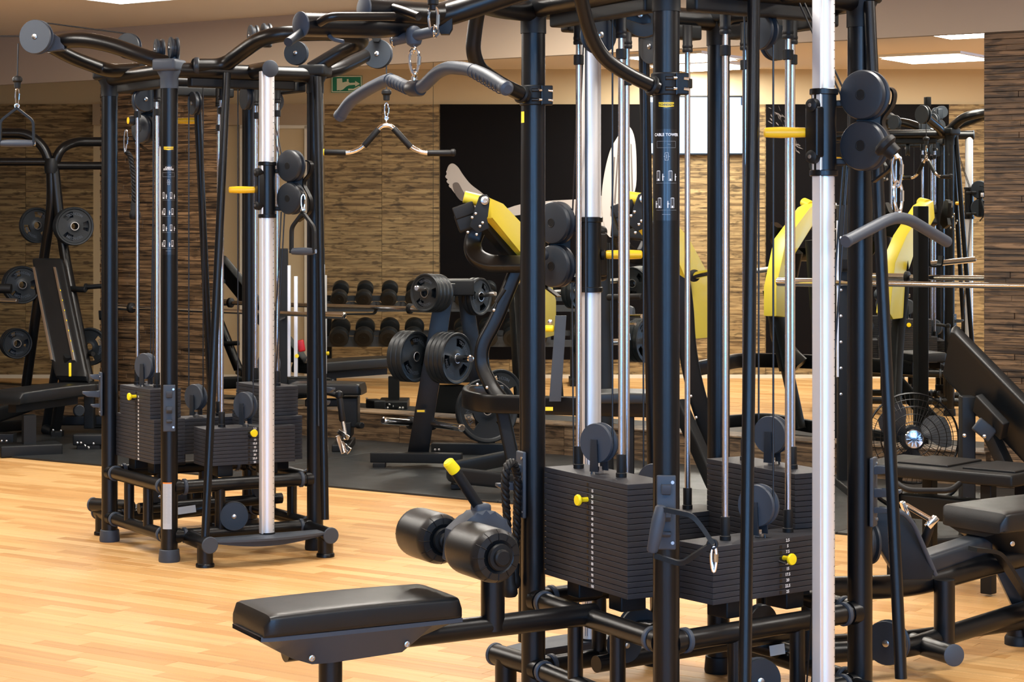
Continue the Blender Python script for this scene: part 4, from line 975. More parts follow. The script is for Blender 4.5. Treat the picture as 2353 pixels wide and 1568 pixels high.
snap('snap hook above the rope behind the guide rods of the left station', W(290, 298, 9.3), W(287, 352, 9.3), w=.02, r=.0032)
# ---- low row station on the right face of the front tower
Dr = lambda px, a, b, pa_, pb_: a+(b-a)*(px-pa_)/(pb_-pa_)
part('row_beam', tube([TF.fp('C', .5, -.02, .345), W(2030, 1350, 6.53), W(2110, 1342, 6.62), W(2300, 1290, 6.82), W(2420, 1262, 7.0)], .040, 26, fil=.15), 'black', R_)
part('row_lower_beam', tube([TF.fp('C', .55, 0, .12), W(2085, 1490, 6.50), W(2360, 1402, 6.92), W(2460, 1375, 7.1)], .034, 24, fil=.08), 'black', R_)
part('row_side_beam', tube([TF.fp('C', .75, 0, .12), W(2088, 1468, 6.62), W(2420, 1420, 7.05)], .028, 20, fil=.08), 'black', R_)
q = W(2170, 1332, 6.60); part('row_post', cyl(Vector((q.x, q.y, .09)), q, .036, 24), 'black', R_)
fb = part('row_foot_bar', tube([W(2050, 1462, 6.75), W(2190, 1506, 6.36)], .034, 24), 'black', R_)
axis_cap(W(2190, 1506, 6.36), W(2050, 1462, 6.75), .034, fb)
pulley(R_, W(2040, 1477, 6.3), (-.5, -.86, 0), .073, .036, 'row_pulley')
pulley(R_, W(1990, 1245, 6.35), (-.93, -.3, 0), .075, .036, 'row_pulley')
part('foot_plate', prism([(0, 0), (.10, .0), (.135, -.03), (.20, -.20), (.19, -.23), (.08, -.23), (.0, -.10)], W(2005, 1172, 6.45), (1, 0, 0), Z3, .10, .012), 'matte', R_)
part('foot_plate_rim', tube([W(2003, 1170, 6.30), W(2072, 1176, 6.32), W(2098, 1202, 6.35), W(2150, 1322, 6.42)], .008, 10, fil=.04), 'grey', R_)
part('row_beam_cover', box(W(2190, 1272, 6.75), .34, .10, .07, (W(2262, 1240, 6.85)-W(2110, 1290, 6.65)), None or Vector((.5, -.86, 0)).normalized(), None, bev=.02), 'wheel', R_)
part('row_frame_leg', strap([W(2235, 1262, 6.65), W(2292, 1268, 6.72), W(2345, 1350, 6.8), W(2400, 1440, 6.86)], .05, .014, (-.4, .9, 0), .04), 'matte', R_)
part('row_leg', prism([(-.14, .2), (.02, .2), (.12, -.2), (.05, -.2)], W(2330, 1345, 6.95), (1, 0, 0), Z3, .04, .004), 'black', R_)
part('row_leg', cyl(W(2340, 1485, 7.0)-Z3*.02, W(2340, 1400, 7.0), .042, 24), 'black', R_); part('row_leg_foot', lathe([(.05, 0), (.05, .025), (.044, .035)], H(W(2340, 1485, 7.0)), Z3, 24), 'rubber', R_)
sd_ = Vector((.83, .557, 0)).normalized(); su_ = Vector((.557, -.83, 0)).normalized()
part('row_seat_shell', loft([[W(2355, 1215, 6.95)+sd_*t+su_*(s*w)+Z3*z for s, w, z in ((-1, .15, .03), (1, .15, .03), (1, .06, zb), (-1, .06, zb))] for t, zb in ((-.27, .0), (-.15, -.07), (.0, -.13), (.3, -.13), (.4, -.1))]), 'matte', R_)
part('row_seat_pad', pad(W(2356, 1203, 6.95)+sd_*.07, sd_, su_, .70, .31, .075, 1, .006, Z3), 'vinyl', R_)
part('shell_bolt', lathe([(.009, 0), (.009, .003), (.006, .004)], W(2326, 1250, 6.70), (.3, -.95, 0), 14), 'steel', R_)
# chrome close-grip row handle resting behind
rh = root('row_handle', 'chrome double row handle with a black grip lying behind the right post', 'handle', W(2115, 1185, 6.5))
part('handle_bar', tube([W(2083, 1162, 6.5), W(2138, 1194, 6.42)], .0095, 14), 'chrome', rh)
part('end_plate', box(W(2080, 1172, 6.5), .014, .03, .06, (1, .2, .4), (-.2, 1, 0), None, bev=.003), 'chrome', rh)
part('end_plate', box(W(2141, 1200, 6.42), .018, .03, .046, (1, .2, -1), (-.2, 1, 0), None, bev=.003), 'chrome', rh)
part('grip', lathe([(.012, 0), (.0155, .01), (.0165, .05), (.0155, .075), (.010, .08)], W(2138, 1208, 6.42), W(2120, 1258, 6.45)-W(2138, 1208, 6.42), 20), 'rubber', rh)
# stickers on tubes
for px, py, d, rt_ in ((1467, 1497, 6.2, R_), (1786, 1494, 6.2, R_)):
    part('tube_sticker', box(W(px, py, d), .052, .002, .034, (1, .25, .12), (-.25, 1, 0), None), 'pagegrey', rt_, smooth=False, label='pale printed sticker')
part('stickered_tube', tube([W(1380, 1520, 6.26), W(1530, 1488, 6.28)], .03, 20), 'black', R_)
part('stickered_tube', tube([W(1700, 1470, 6.26), W(1880, 1520, 6.28)], .03, 20), 'black', R_)
part('stickered_tube', tube([W(392, 1182, 9.08), W(480, 1165, 9.1)], .028, 20), 'black', lf)
part('tube_sticker', box(W(429, 1172, 9.0), .085, .002, .034, (1, .2, .12), (-.2, 1, 0), None), 'pagegrey', lf, smooth=False, label='pale printed sticker')
part('low_row_tube', tube([TL.fp('D', .5, 0, .12), TL.fp('D', .5, .28, .12)], .03, 20), 'black', lf)
lrt = part('side_stub', tube([W(300, 1165, 9.3), W(215, 1160, 9.45)], .033, 22), 'black', lf); axis_cap(W(215, 1160, 9.45), W(300, 1165, 9.3), .033, lrt)
# ================================================================ free weights and machines farther back
def disc_geo(R=.16, w=.035, hole=.026, n=48):
    """grip disc: rim, sunken web with three grip openings, hub; axis +Z, front face at z=w/2"""
    rad = [hole, .20*R, .26*R, .36*R, .46*R, .76*R, .86*R, .90*R, .97*R, R]
    hf = [w*.5, w*.5, w*.34, w*.28, w*.26, w*.26, w*.28, w*.46, w*.5, w*.36]
    vs, fs = [], []
    for s in (1, -1):
        for r, h in zip(rad, hf):
            for k in range(n):
                t = 2*PI*k/n; vs.append(Vector((r*math.cos(t), r*math.sin(t), s*h)))
    m = len(rad)
    def idx(s, i, k): return s*m*n+i*n+k % n
    def open_(i, k):
        return i == 4 and (k % 16) in (5, 6, 7, 8, 9, 10)
    for s in (0, 1):
        for i in range(m-1):
            for k in range(n):
                if open_(i, k): continue
                f = (idx(s, i, k), idx(s, i+1, k), idx(s, i+1, k+1), idx(s, i, k+1)); fs.append(f if s == 0 else f[::-1])
    for k in range(n):
        fs.append((idx(0, m-1, k), idx(1, m-1, k), idx(1, m-1, k+1), idx(0, m-1, k+1))); fs.append((idx(0, 0, k+1), idx(1, 0, k+1), idx(1, 0, k), idx(0, 0, k)))
        if open_(4, k):
            fs.append((idx(0, 4, k), idx(0, 4, k+1), idx(1, 4, k+1), idx(1, 4, k))); fs.append((idx(0, 5, k+1), idx(0, 5, k), idx(1, 5, k), idx(1, 5, k+1)))
            if not open_(4, k-1): fs.append((idx(0, 4, k), idx(1, 4, k), idx(1, 5, k), idx(0, 5, k)))
            if not open_(4, k+1): fs.append((idx(0, 4, k+1), idx(0, 5, k+1), idx(1, 5, k+1), idx(1, 4, k+1)))
    return vs, fs
def arc_text(body, r, size, a0, da):
    vs, fs = [], []
    for i, ch in enumerate(body):
        t = a0-da*i; g = text2d(ch, size, .0004)
        u, v = Vector((math.sin(t), -math.cos(t), 0)), Vector((math.cos(t), math.sin(t), 0)); o = len(vs)
        vs += [v*r+u*x+v*y for x, y in g[0]]; fs += [tuple(j+o for j in f) for f in g[1]]
    return vs, fs
def disc(lab, c, n, R, w=.035, grp=None, spin=0., letters=True):
    c = Vector(c); n = Vector(n).normalized(); cc = refl(c) if REFLECT else c
    g = disc_geo(R, w); a, b = perp(n); a, b = a*math.cos(spin)+b*math.sin(spin), -a*math.sin(spin)+b*math.cos(spin)
    if a.cross(b).dot(n) < 0: b = -b
    put = lambda g_: ([c+a*v.x+b*v.y+n*v.z for v in g_[0]], g_[1])
    r = root('weight_disc', lab, 'weight plate', c, grp)
    part('disc_body', put(g), 'disc', r)
    part('steel_bush', put(lathe([(.0265, -w*.52), (.031, -w*.52), (.031, w*.52), (.0265, w*.52)], (0, 0, 0), (0, 0, 1), 24, cap=False)), 'steel', r)
    if letters:
        for c_ in (90, -90):
            t = arc_text('TECHNOGYM', R*.63, R*.19, math.radians(c_+34), math.radians(8.5)); t = ([v+Vector((0, 0, w*.275)) for v in t[0]], t[1])
            part('raised_letters', put(t), 'grey', r, smooth=False)
    return r
def stack(labs, c, n, R, w, grp, spin=0):
    n = Vector(n).normalized()
    for i, lb in enumerate(labs): disc(lb, Vector(c)-n*(w*1.03*i+w/2), n, R, w, grp, spin+i*.5, i == 0)
def bolts(rt, pts, d, r=.008, n=(0, -1, 0)):
    for px, py in pts: part('bolt', lathe([(r, 0), (r, r*.5), (r*.6, r*.8)], W(px, py, d), n, 12), 'steel', rt)
# ---- left bench press stand
D = 14.2
rk = root('weight_stand', 'black tubular bench press stand at the far left with arched bars', 'gym machine', W(95, 1010, 13.4))
part('arched_bar', tube([W(-40, 306, D), W(62, 306, D), W(100, 335, D), W(116, 380, D)], .037, 22, fil=.14), 'black', rk)
part('arched_bar', tube([W(262, 326, D+.2), W(172, 326, D+.1), W(138, 342, D), W(122, 388, D)], .035, 22, fil=.12), 'black', rk)
part('upright', tube([W(117, 372, D), W(120, 470, D), W(104, 572, D+.1), W(60, 887, D+.35)], .038, 22, fil=.3), 'black', rk)
part('upright', tube([W(124, 380, D), W(134, 480, D), W(148, 585, D), W(205, 880, D-.3)], .038, 22, fil=.3), 'black', rk)
part('joint', lathe([(.05, -.05), (.055, -.02), (.055, .03), (.048, .06)], W(119, 383, D), Z3, 20), 'matte', rk)
part('cross_bar', tube([W(-40, 372, D), W(108, 372, D)], .030, 20), 'black', rk); part('cross_bar', tube([W(130, 381, D), W(262, 381, D+.2)], .030, 20), 'black', rk)
part('holder_tube', tube([W(-30, 662, D-.2), W(26, 664, D-.2)], .036, 20), 'matte', rk)
for a, b, r_, m_ in (((156, 664), (197, 666), .022, 'matte'), ((-10, 690), (40, 692), .018, 'steel'), ((196, 660), (262, 656), .018, 'matte')):
    part('plate_horn', merge(cyl(W(*a, D-.1), W(*b, D-.15), r_, 18, .003), lathe([(r_*1.5, 0), (r_*1.5, .012), (r_, .016)], W(*a, D-.1), W(*b, D-.15)-W(*a, D-.1), 18)), m_, rk)
part('base_beam', tube([W(-40, 965, 13.0), W(60, 932, 13.6), W(95, 915, 14.2)], .045, 14, flat=(.03, .05)), 'matte', rk)
part('floor_beam', tube([W(-40, 985, 13.1), W(70, 975, 14.1)], .04, 14, flat=(.03, .04)), 'matte', rk)
part('stand_foot', box(W(8, 1012, 12.95), .16, .10, .10, bev=.01), 'matte', rk); part('stand_foot_pad', box(W(14, 1026, 12.95), .11, .09, .05, bev=.01), 'rubber', rk)
bolts(rk, [(4, 1014), (15, 1014)], 12.8)
stack(['front disc of three on the left stand peg', 'middle disc of three on the left stand peg', 'rear disc of three on the left stand peg'], W(172, 520, D-.15), (.42, -.9, .02), .142, .034, 'discs on the left stand')
disc('single disc half hidden behind the left stand upright', W(84, 518, D+.15), (.60, -.8, 0), .135, .035, 'discs on the left stand', .7)
stack(['outer disc left of the raised backrest', 'inner disc left of the raised backrest'], W(52, 655, D+.1), (.45, -.9, 0), .142, .04, 'discs on the left stand')
stack(['outer disc low on the left stand', 'inner disc low on the left stand'], W(40, 790, D+.1), (.5, -.87, 0), .115, .04, 'discs on the left stand')
disc('disc with open grips low beside the left cable station', W(206, 797, D-.1), (-.15, -.98, 0), .14, .035, 'discs on the left stand', 1.57)
part('plate_horn', cyl(W(196, 812, D-.1), W(214, 814, D-.3), .018, 16, .003), 'matte', rk)
# bench with raised backrest
W_0 = W
W = lambda px, py, d: W_0(px, py, d+1.0)
bn = root('adjustable_bench', 'black adjustable bench with raised backrest seen from behind, far left', 'bench', W(150, 1020, 12.7))
bt, bb = W(106, 600, 13.0), W(160, 868, 12.45); ax = (bb-bt).normalized(); wd = Vector((.96, -.28, 0)).normalized(); nn = ax.cross(wd).normalized()
if nn.y > 0: nn = -nn
part('backrest_pad', pad((bt+bb)/2-nn*.035+wd*.02, ax, wd, (bb-bt).length+.05, .25, .065, 1, .004, -nn), 'vinyl', bn)
part('backrest_spine', box((bt+bb)/2+nn*.0-ax*.03, .10, (bb-bt).length*.72, .03, wd, ax, None, bev=.008), 'matte', bn)
for s, m_ in ((-.095, 'steel'), (.075, 'steel')):
    ra = part('back_rail', box((bt+bb)/2+nn*.035+wd*s-ax*.02, .022, (bb-bt).length*.80, .028, wd, ax, None, bev=.003), m_, bn)
    if s > 0: part('rail_marks', merge(*[box((bt+bb)/2+nn*.053+wd*(s+.012)+ax*(-.22+.09*i), .006, .012, .002, wd, ax) for i in range(7)]), 'pin', ra)
part('bench_leg', tube([W(133, 815, 12.6), W(104, 992, 12.85)], .03, 12, flat=(.028, .022)), 'matte', bn)
part('bench_leg', tube([W(158, 818, 12.5), W(124, 1004, 12.75)], .03, 12, flat=(.033, .03)), 'matte', bn)
part('bench_lock', box(W(161, 850, 12.35), .016, .02, .095, bev=.004), 'pin', bn, label='yellow adjustment strip')
part('bench_pivot', cyl(W(100, 985, 12.8), W(140, 1000, 12.75), .035, 18, .005), 'matte', bn)
bolts(bn, [(122, 989), (140, 990)], 12.6)
part('bench_foot', box(W(132, 998, 12.65), .08, .08, .05, bev=.008), 'matte', bn)
part('bench_beam', box(W(200, 966, 12.85), .42, .07, .07, (1, .05, 0), (-.05, 1, 0), None, bev=.01), 'matte', bn)
part('seat_pad', pad(W(212, 899, 12.8), Vector((1, .1, 0)).normalized(), Vector((-.1, 1, 0)).normalized(), .30, .24, .06, 1, .004, Z3), 'vinyl', bn)
part('seat_post', box(W(206, 943, 12.75), .07, .07, .26, bev=.006), 'matte', bn)
part('transport_foot', box(W(206, 1010, 11.9), .21, .10, .075, bev=.012), 'matte', bn); part('transport_foot_pad', box(W(206, 1026, 11.9), .16, .09, .05, bev=.01), 'rubber', bn)
bolts(bn, [(178, 1018), (186, 1018), (215, 1020)], 11.78)
part('transport_wheel', lathe([(.035, -.015), (.04, -.01), (.04, .01), (.035, .015)], W(181, 944, 12.2), (.6, -.8, 0), 24), 'wheel', bn)
W = W_0
# ---- left barbell on its rack
def barbell(lab, p, q, sl0, sl1, r=.0145):
    """shaft from p to q with sleeves of lengths sl0, sl1 at the ends"""
    p, q = Vector(p), Vector(q); d = (q-p).normalized(); b = root('barbell', lab, 'barbell', (p+q)/2, 'olympic barbells')
    part('shaft', cyl(p+d*sl0, q-d*sl1, r, 20), 'chrome', b)
    for e, dd, sl in ((p, d, sl0), (q, -d, sl1)):
        part('sleeve', lathe([(.019, 0), (.0245, .004), (.025, .012), (.025, sl-.02)], e, dd, 24), 'chrome', b)
        part('sleeve_collar', lathe([(.030, 0), (.038, .004), (.038, .026), (.028, .032)], e+dd*(sl-.03), dd, 24), 'rubber', b)
        part('sleeve_bolt', lathe([(.012, 0), (.012, .004), (.006, .005)], e, -dd, 16), 'rubber', b)
    return b
bar_ = barbell('chrome barbell racked behind the left cable station', W(238, 705, 14.18), W(792, 726, 12.97), .3, .30, .0165)
for px, d_ in ((652, 13.72), (262, 14.55)):
    rr_ = root('rack_upright', 'black rack upright with silver strips behind the %s' % ('silver column' if px > 500 else 'left station left post'), 'rack', H(W(px, 900, d_)), 'rack uprights of the left barbell')
    x_ = W(px, 717, d_)
    part('post', box(Vector((x_.x, x_.y-.03, .68)), .065, .07, 1.34, bev=.006), 'matte', rr_)
    part('post_base', box(Vector((x_.x, x_.y-.22, .035)), .16, .4, .04, bev=.01), 'matte', rr_)
    part('bar_cradle', strap([x_+Vector((0, .03, .04)), x_+Vector((0, .0, -.035)), x_+Vector((0, -.46, -.035)), x_+Vector((0, -.48, .03))], .04, .012, (1, 0, 0), .02), 'matte', rr_)
    if px > 500:
        for dx, h0, h1 in ((12, 610, 866), (28, 635, 866)):
            a_, b_ = W(px+dx, h1, 13.68), W(px+dx, h0, 13.68); part('silver_strip', box((a_+b_)/2, .026, .03, b_.z-a_.z, bev=.003), 'alu', rr_)
        bolts(rr_, [(655, 640), (655, 700), (655, 600)], 13.7, .006)
        part('red_lock', box(W(692, 795, 13.72), .05, .05, .085, (1, 0, .2), (0, 1, 0), bev=.012), 'red', rr_, label='red lock knob')
        part('yellow_knob', lathe([(.008, 0), (.014, .01), (.014, .03)], W(683, 818, 13.68), (0, -1, 0), 14), 'pin', rr_)
        part('spotter_arm', box(W(690, 880, 13.7), .26, .04, .05, bev=.006), 'matte', rr_)
# small bench beside the left station
sb_ = root('utility_bench', 'small black bench right of the left cable station by the mirrors', 'bench', W(790, 1025, 13.0))
part('seat_pad', pad(W(752, 905, 12.9), Vector((1, -.1, 0)).normalized(), Vector((.1, 1, 0)).normalized(), .50, .26, .075, 1, .005, Z3), 'vinyl', sb_)
part('bench_frame', merge(box(W(806, 945, 12.95), .11, .24, .20, bev=.01)), 'matte', sb_)
part('bench_frame', box(W(760, 925, 12.95), .34, .10, .05, bev=.01), 'matte', sb_)
part('bench_leg', box(W(800, 985, 12.95), .06, .26, .11, bev=.01), 'matte', sb_)
part('foot_bar', box(Vector((W(790, 1000, 12.95).x, 12.95*K, .035)), .12, .5, .05, bev=.01), 'matte', sb_)
part('frame_knob', cyl(W(822, 978, 12.7), W(832, 978, 12.65), .02, 16, .003), 'matte', sb_)
# pull handle hanging on the left station hooks
ph = root('row_handle', 'chrome clevis handle with black grip hanging right of the left station', 'handle', W(783, 960, 9.1))
part('handle_arm', tube([W(742, 902, 9.15), W(762, 905, 9.12), W(781, 911, 9.1)], .012, 12, fil=.02), 'matte', ph)
part('handle_ball', lathe([(.004, -.022), (.016, -.014), (.020, 0), (.016, .014), (.004, .022)], W(779, 908, 9.1), Z3, 18), 'matte', ph)
part('grip', lathe([(.012, 0), (.0155, .008), (.0145, .06), (.0165, .105), (.012, .115)], W(780, 914, 9.1), W(787, 968, 9.1)-W(780, 914, 9.1), 20), 'rubber', ph)
part('handle_rod', cyl(W(787, 966, 9.1), W(795, 1010, 9.08), .0105, 16, .001), 'chrome', ph)
for a, b in (((778, 992), (800, 1006)), ((776, 1004), (788, 1040)), ((786, 1020), (804, 1034)), ((788, 1024), (800, 1040))): part('clevis_plate', box((W(*a, 9.08)+W(*b, 9.05))/2, (W(*a, 9.08)-W(*b, 9.05)).length+.01, .016, .022, W(*b, 9.05)-W(*a, 9.08), (0, 1, 0), bev=.004), 'chrome', ph)
# ---- plate tree
pt_ = root('plate_tree', 'black plate tree loaded with discs left of the yellow machine', 'weight rack', W(960, 1075, 12.1))
def slab(rt, pts, d, th, m='matte', nm='board', bev=.004, dy=(0, 0)):
    P_ = [W(x, y, d) for x, y in pts]; o = P_[0]; return part(nm, prism([((p-o).x, (p-o).z) for p in P_], o, (1, 0, 0), Z3, th, bev), m, rt)
slab(pt_, [(937, 1040), (985, 1041), (1046, 652), (1004, 652)], 12.1, .07, 'black', 'tree_leg')
slab(pt_, [(1100, 1030), (1140, 1032), (1082, 652), (1048, 652)], 12.75, .07, 'black', 'tree_leg')
part('tree_head', box(W(1040, 660, 12.4), .25, .40, .10, (1, .1, 0), (-.1, 1, 0), bev=.01), 'matte', pt_)
fb_ = part('floor_bar', box(W(957, 1052, 11.95), .575, .075, .062, (1, -.12, 0), (.12, 1, 0), None, bev=.006), 'matte', pt_)
for px in (872, 1044): part('bar_foot', box(W(px, 1069, 11.95), .08, .08, .035, bev=.006), 'rubber', fb_)
bolts(pt_, [(1034, 1069), (1043, 1070)], 11.8)
fb_ = part('floor_bar', box(W(1082, 1032, 12.6), .52, .075, .075, (1, -.12, 0), (.12, 1, 0), None, bev=.006), 'matte', pt_); bolts(pt_, [(1000, 1034), (1009, 1034)], 12.45)
part('tree_badge', box(W(968, 945, 11.98), .058, .004, .022), 'label', pt_, smooth=False); part('tree_badge_print', box(W(967, 945, 11.96), .048, .004, .013), 'badge', pt_, smooth=False)
def horn(rt, a, b, da, db, r=.0245, m='chrome', tip=True):
    p, q = W(*a, da), W(*b, db)
    o = part('plate_horn', lathe([(r, 0), (r, (q-p).length-.006), (r*.7, (q-p).length)], p, q-p, 20), m, rt)
    part('horn_collar', lathe([(r*1.7, 0), (r*1.7, .012), (r, .018)], p, q-p, 20), 'rubber', o)
horn(pt_, (945, 972), (880, 967), 12.15, 11.9, .023); horn(pt_, (992, 974), (1062, 984), 12.1, 11.75, .0235)
G_ = 'discs on the plate tree'
n1 = Vector((-.62, -.78, .05)); c1 = W(986, 678, 11.95)
horn(pt_, (1020, 668), (957, 663), 12.3, 11.6, .017, 'steel')
stack(['outermost of four discs, upper left of the plate tree', 'second of four discs, upper left of the plate tree', 'third of four discs, upper left of the plate tree', 'innermost of four discs, upper left of the plate tree'], W(975, 673, 11.75), n1, .118, .034, G_)
n2 = Vector((.82, -.57, 0))
horn(pt_, (1075, 682), (1138, 676), 12.6, 12.2, .015, 'steel')
stack(['outer disc upper right of the plate tree', 'inner disc upper right of the plate tree'], W(1106, 682, 12.35), n2, .122, .036, G_, 1.2)
stack(['inner face disc of three, lower left of the plate tree', 'middle disc of three, lower left of the plate tree', 'outermost disc of three, lower left of the plate tree'], W(958, 820, 12.05), (.80, -.60, 0), .162, .038, G_, .4)
horn(pt_, (1000, 823), (1082, 825), 12.15, 11.6, .022)
stack(['front disc of four, lower right of the plate tree', 'second disc of four, lower right of the plate tree', 'third disc of four, lower right of the plate tree', 'rear disc of four, lower right of the plate tree'], W(1052, 824, 11.8), (.80, -.60, 0), .160, .034, G_, .9)
disc('large disc standing on the floor bar under the plate tree', W(1118, 944, 12.3), (.35, -.93, .12), .208, .04, G_, math.radians(-90))
disc('disc leaning behind the yellow machine frame', W(1150, 905, 12.55), (.5, -.86, .1), .16, .035, G_)
# ---- yellow plate loaded press
W_0 = W
W = lambda px, py, d: W_0(px, py, d+.28)
ym = root('chest_press', 'black plate-loaded press machine with two yellow lever arms', 'gym machine', W(1350, 1150, 10.7))
def arm(d0, pts1, cyl_, tag_):
    # seg 1 and seg 2 outlines in picture rows and columns, laid on an upright plane facing across the machine
    q = Vector((.56, .83, 0)).normalized()
    def on(px, py, dref):
        o = W(pts1[0][0], pts1[0][1], dref); nrm = Vector((q.y, -q.x, 0)); r = Vector(((px-CX)/F, 1, -(py-HY)/F)); c = Vector((0, 0, ZC)); t = (o-c).dot(nrm)/r.dot(nrm); return c+r*t
    P_ = [on(x, y, d0) for x, y in pts1]; o = P_[0]
    a = part('lever_arm', prism([((p-o).dot(q), (p-o).z) for p in P_], o, q, Z3, .10, .008), 'paint', ym, label='yellow lever arm')
    (xa, ya), (xb, yb) = cyl_
    part('pivot_tube', cyl(W(xa, ya, d0), W(xb, yb, d0), .034, 26, .003), 'paint', a)
    return a, q, on
aL, q_, onL = arm(10.35, [(1110, 455), (1140, 468), (1228, 560), (1262, 690), (1262, 770), (1232, 778), (1212, 640), (1196, 596), (1112, 502)], ((1066, 452), (1108, 462)), '')
aR, _, onR = arm(9.95, [(1466, 448), (1494, 462), (1566, 548), (1606, 622), (1624, 757), (1612, 776), (1578, 779), (1566, 655), (1545, 606), (1460, 500)], ((1432, 452), (1472, 458)), '')
for (px, py, d, nm) in ((1113, 460, 10.2, 0), (1478, 456, 9.8, 0)):
    sl = slab(ym, [(px-12, py-8), (px-4, py-13), (px+6, py-12), (px+13, py-2), (px+8, py+38), (px+4, py+42), (px+12, py+64), (px-14, py+76), (px-34, py+60), (px-22, py+20)], d, .03, 'matte', 'pivot_plate')
    part('pivot_cap', lathe([(.022, 0), (.024, .004), (.020, .006), (.010, .006), (.009, .003)], W(px+1, py+1, d-.03), (.3, -.95, 0), 24), 'steel', sl)
    part('rubber_stop', box(W(px-46, py+24, d+.1), .12, .11, .07, (1, .1, .35), (0, 1, 0), bev=.008), 'rubber', ym)
    part('stop_block', box(W(px-40, py+48, d+.12), .12, .14, .11, (1, .1, .35), (0, 1, 0), bev=.02), 'matte', ym)
    bolts(ym, [(px-20, py+31), (px-28, py+40), (px-4, py+52), (px-10, py+60), (px-38, py+74), (px-18, py+79)], d-.08, .0075)
part('arm_underside', tube([W(1112, 515, 10.4), W(1200, 620, 10.7)], .03, 12, flat=(.03, .03)), 'matte', ym)
horn(ym, (1594, 634), (1652, 622), 10.25, 9.85, .020); horn(ym, (1240, 640), (1170, 650), 10.75, 10.9, .020, 'steel')
part('upper_band', tube([W(1100, 520, 10.6), W(1083, 560, 10.6), W(1092, 592, 10.55), W(1125, 607, 10.5), W(1270, 607, 10.3)], .04, 16, fil=.10, flat=(.03, .05)), 'black', ym)
part('curved_upright', tube([W(1196, 596, 10.6), W(1170, 660, 10.6), W(1140, 735, 10.6), W(1106, 795, 10.6), W(1107, 845, 10.6), W(1135, 900, 10.55), W(1160, 930, 10.5)], .04, 16, fil=.12, flat=(.058, .042)), 'black', ym)
part('pop_pin', tube([W(1160, 665, 10.3), W(1140, 695, 10.3)], .011, 14), 'rubber', ym); part('pin_stem', tube([W(1139, 696, 10.3), W(1131, 708, 10.3), W(1134, 722, 10.3)], .004, 8, fil=.01), 'matte', ym)
bolts(ym, [(1097, 884), (1119, 891), (1135, 713)], 10.3, .008)
part('mid_band', tube([W(1500, 938, 10.1), W(1110, 928, 10.4), W(1068, 918, 10.6), W(1072, 905, 10.85), W(1150, 905, 11.3)], .04, 16, fil=.10, flat=(.022, .052)), 'black', ym)
part('base_band', tube([W(1500, 1140, 10.2), W(1230, 1112, 10.45), W(1040, 1092, 10.6), W(1032, 1080, 10.9), W(1170, 1052, 11.5)], .04, 16, fil=.10, flat=(.022, .045)), 'matte', ym)
part('base_foot', box(Vector((W(1060, 1100, 10.7).x, 10.98*K, .028)), .12, .10, .03, bev=.006), 'rubber', ym); part('base_foot', box(Vector((W(1400, 1100, 10.25).x, 10.53*K, .028)), .12, .10, .03, bev=.006), 'rubber', ym)
part('base_leg', tube([W(1150, 925, 10.6), W(1190, 1110, 10.55)], .04, 14, flat=(.035, .04)), 'matte', ym)
part('curved_upright', tube([W(1548, 560, 10.3), W(1572, 680, 10.3), W(1578, 800, 10.35), W(1598, 900, 10.4), W(1652, 1062, 10.5)], .04, 16, fil=.2, flat=(.030, .05)), 'matte', ym)
part('frame_foot', tube([W(1560, 930, 10.4), W(1640, 1110, 10.1)], .04, 14, flat=(.03, .05)), 'matte', ym); bolts(ym, [(1588, 911), (1600, 960)], 10.2, .008)
part('back_plate', prism([(-.03, .23), (.03, .23), (-.0, -.24), (-.065, -.24)], W(1289, 822, 10.2), (1, 0, 0), Z3, .03, .003), 'grey', ym)
part('machine_badge', box(W(1261, 940, 10.05), .045, .004, .02), 'badge', ym, smooth=False)
part('back_pad', pad(W(1462, 520, 10.3), Vector((.9, -.3, -.1)).normalized(), Vector((.1, .1, 1)).normalized(), .26, .16, .07, 1, .004, None), 'vinyl', ym)
part('shoulder_link', tube([W(1500, 470, 10.3), W(1440, 500, 10.35), W(1420, 560, 10.4), W(1470, 600, 10.4), W(1490, 560, 10.4)], .03, 14, fil=.08, flat=(.025, .04)), 'black', ym)
part('press_grip', cyl(W(1398, 684, 10.3), W(1476, 682, 10.1), .018, 18, .003), 'rubber', ym)
part('press_knob', lathe([(.02, 0), (.038, .01), (.042, .04), (.034, .06), (.012, .065)], W(1432, 720, 10.3), (.95, -.3, 0), 22), 'grey', ym)
part('press_rod', merge(cyl(W(1450, 727, 10.2), W(1476, 727, 10.1), .012, 14, .001)), 'chrome', ym); part('press_rod', cyl(W(1425, 745, 10.2), W(1460, 745, 10.1), .008, 14), 'chrome', ym); part('press_rod', cyl(W(1441, 742, 10.1), W(1446, 782, 10.1), .008, 14), 'chrome', ym)
bolts(ym, [(1434, 792), (1264, 740)], 10.1, .014)
part('seat_pad', pad(W(1440, 925, 10.0), Vector((1, -.1, 0)).normalized(), Vector((.1, 1, 0)).normalized(), .32, .3, .06, 1, .005, Z3), 'vinyl', ym)
part('seat_post', box(W(1440, 1020, 10.2), .08, .08, .46, bev=.008), 'matte', ym)
part('frame_spine', tube([W(1210, 700, 10.8), W(1230, 930, 10.7)], .04, 14, flat=(.05, .04)), 'matte', ym)
part('frame_spine', tube([W(1385, 560, 10.7), W(1395, 1130, 10.6)], .04, 14, flat=(.07, .04)), 'matte', ym)
part('yellow_lug', lathe([(.014, 0), (.018, .01), (.018, .05), (.012, .055)], W(1250, 755, 10.2), (1, -.2, 0), 18), 'pin', ym)
W = W_0
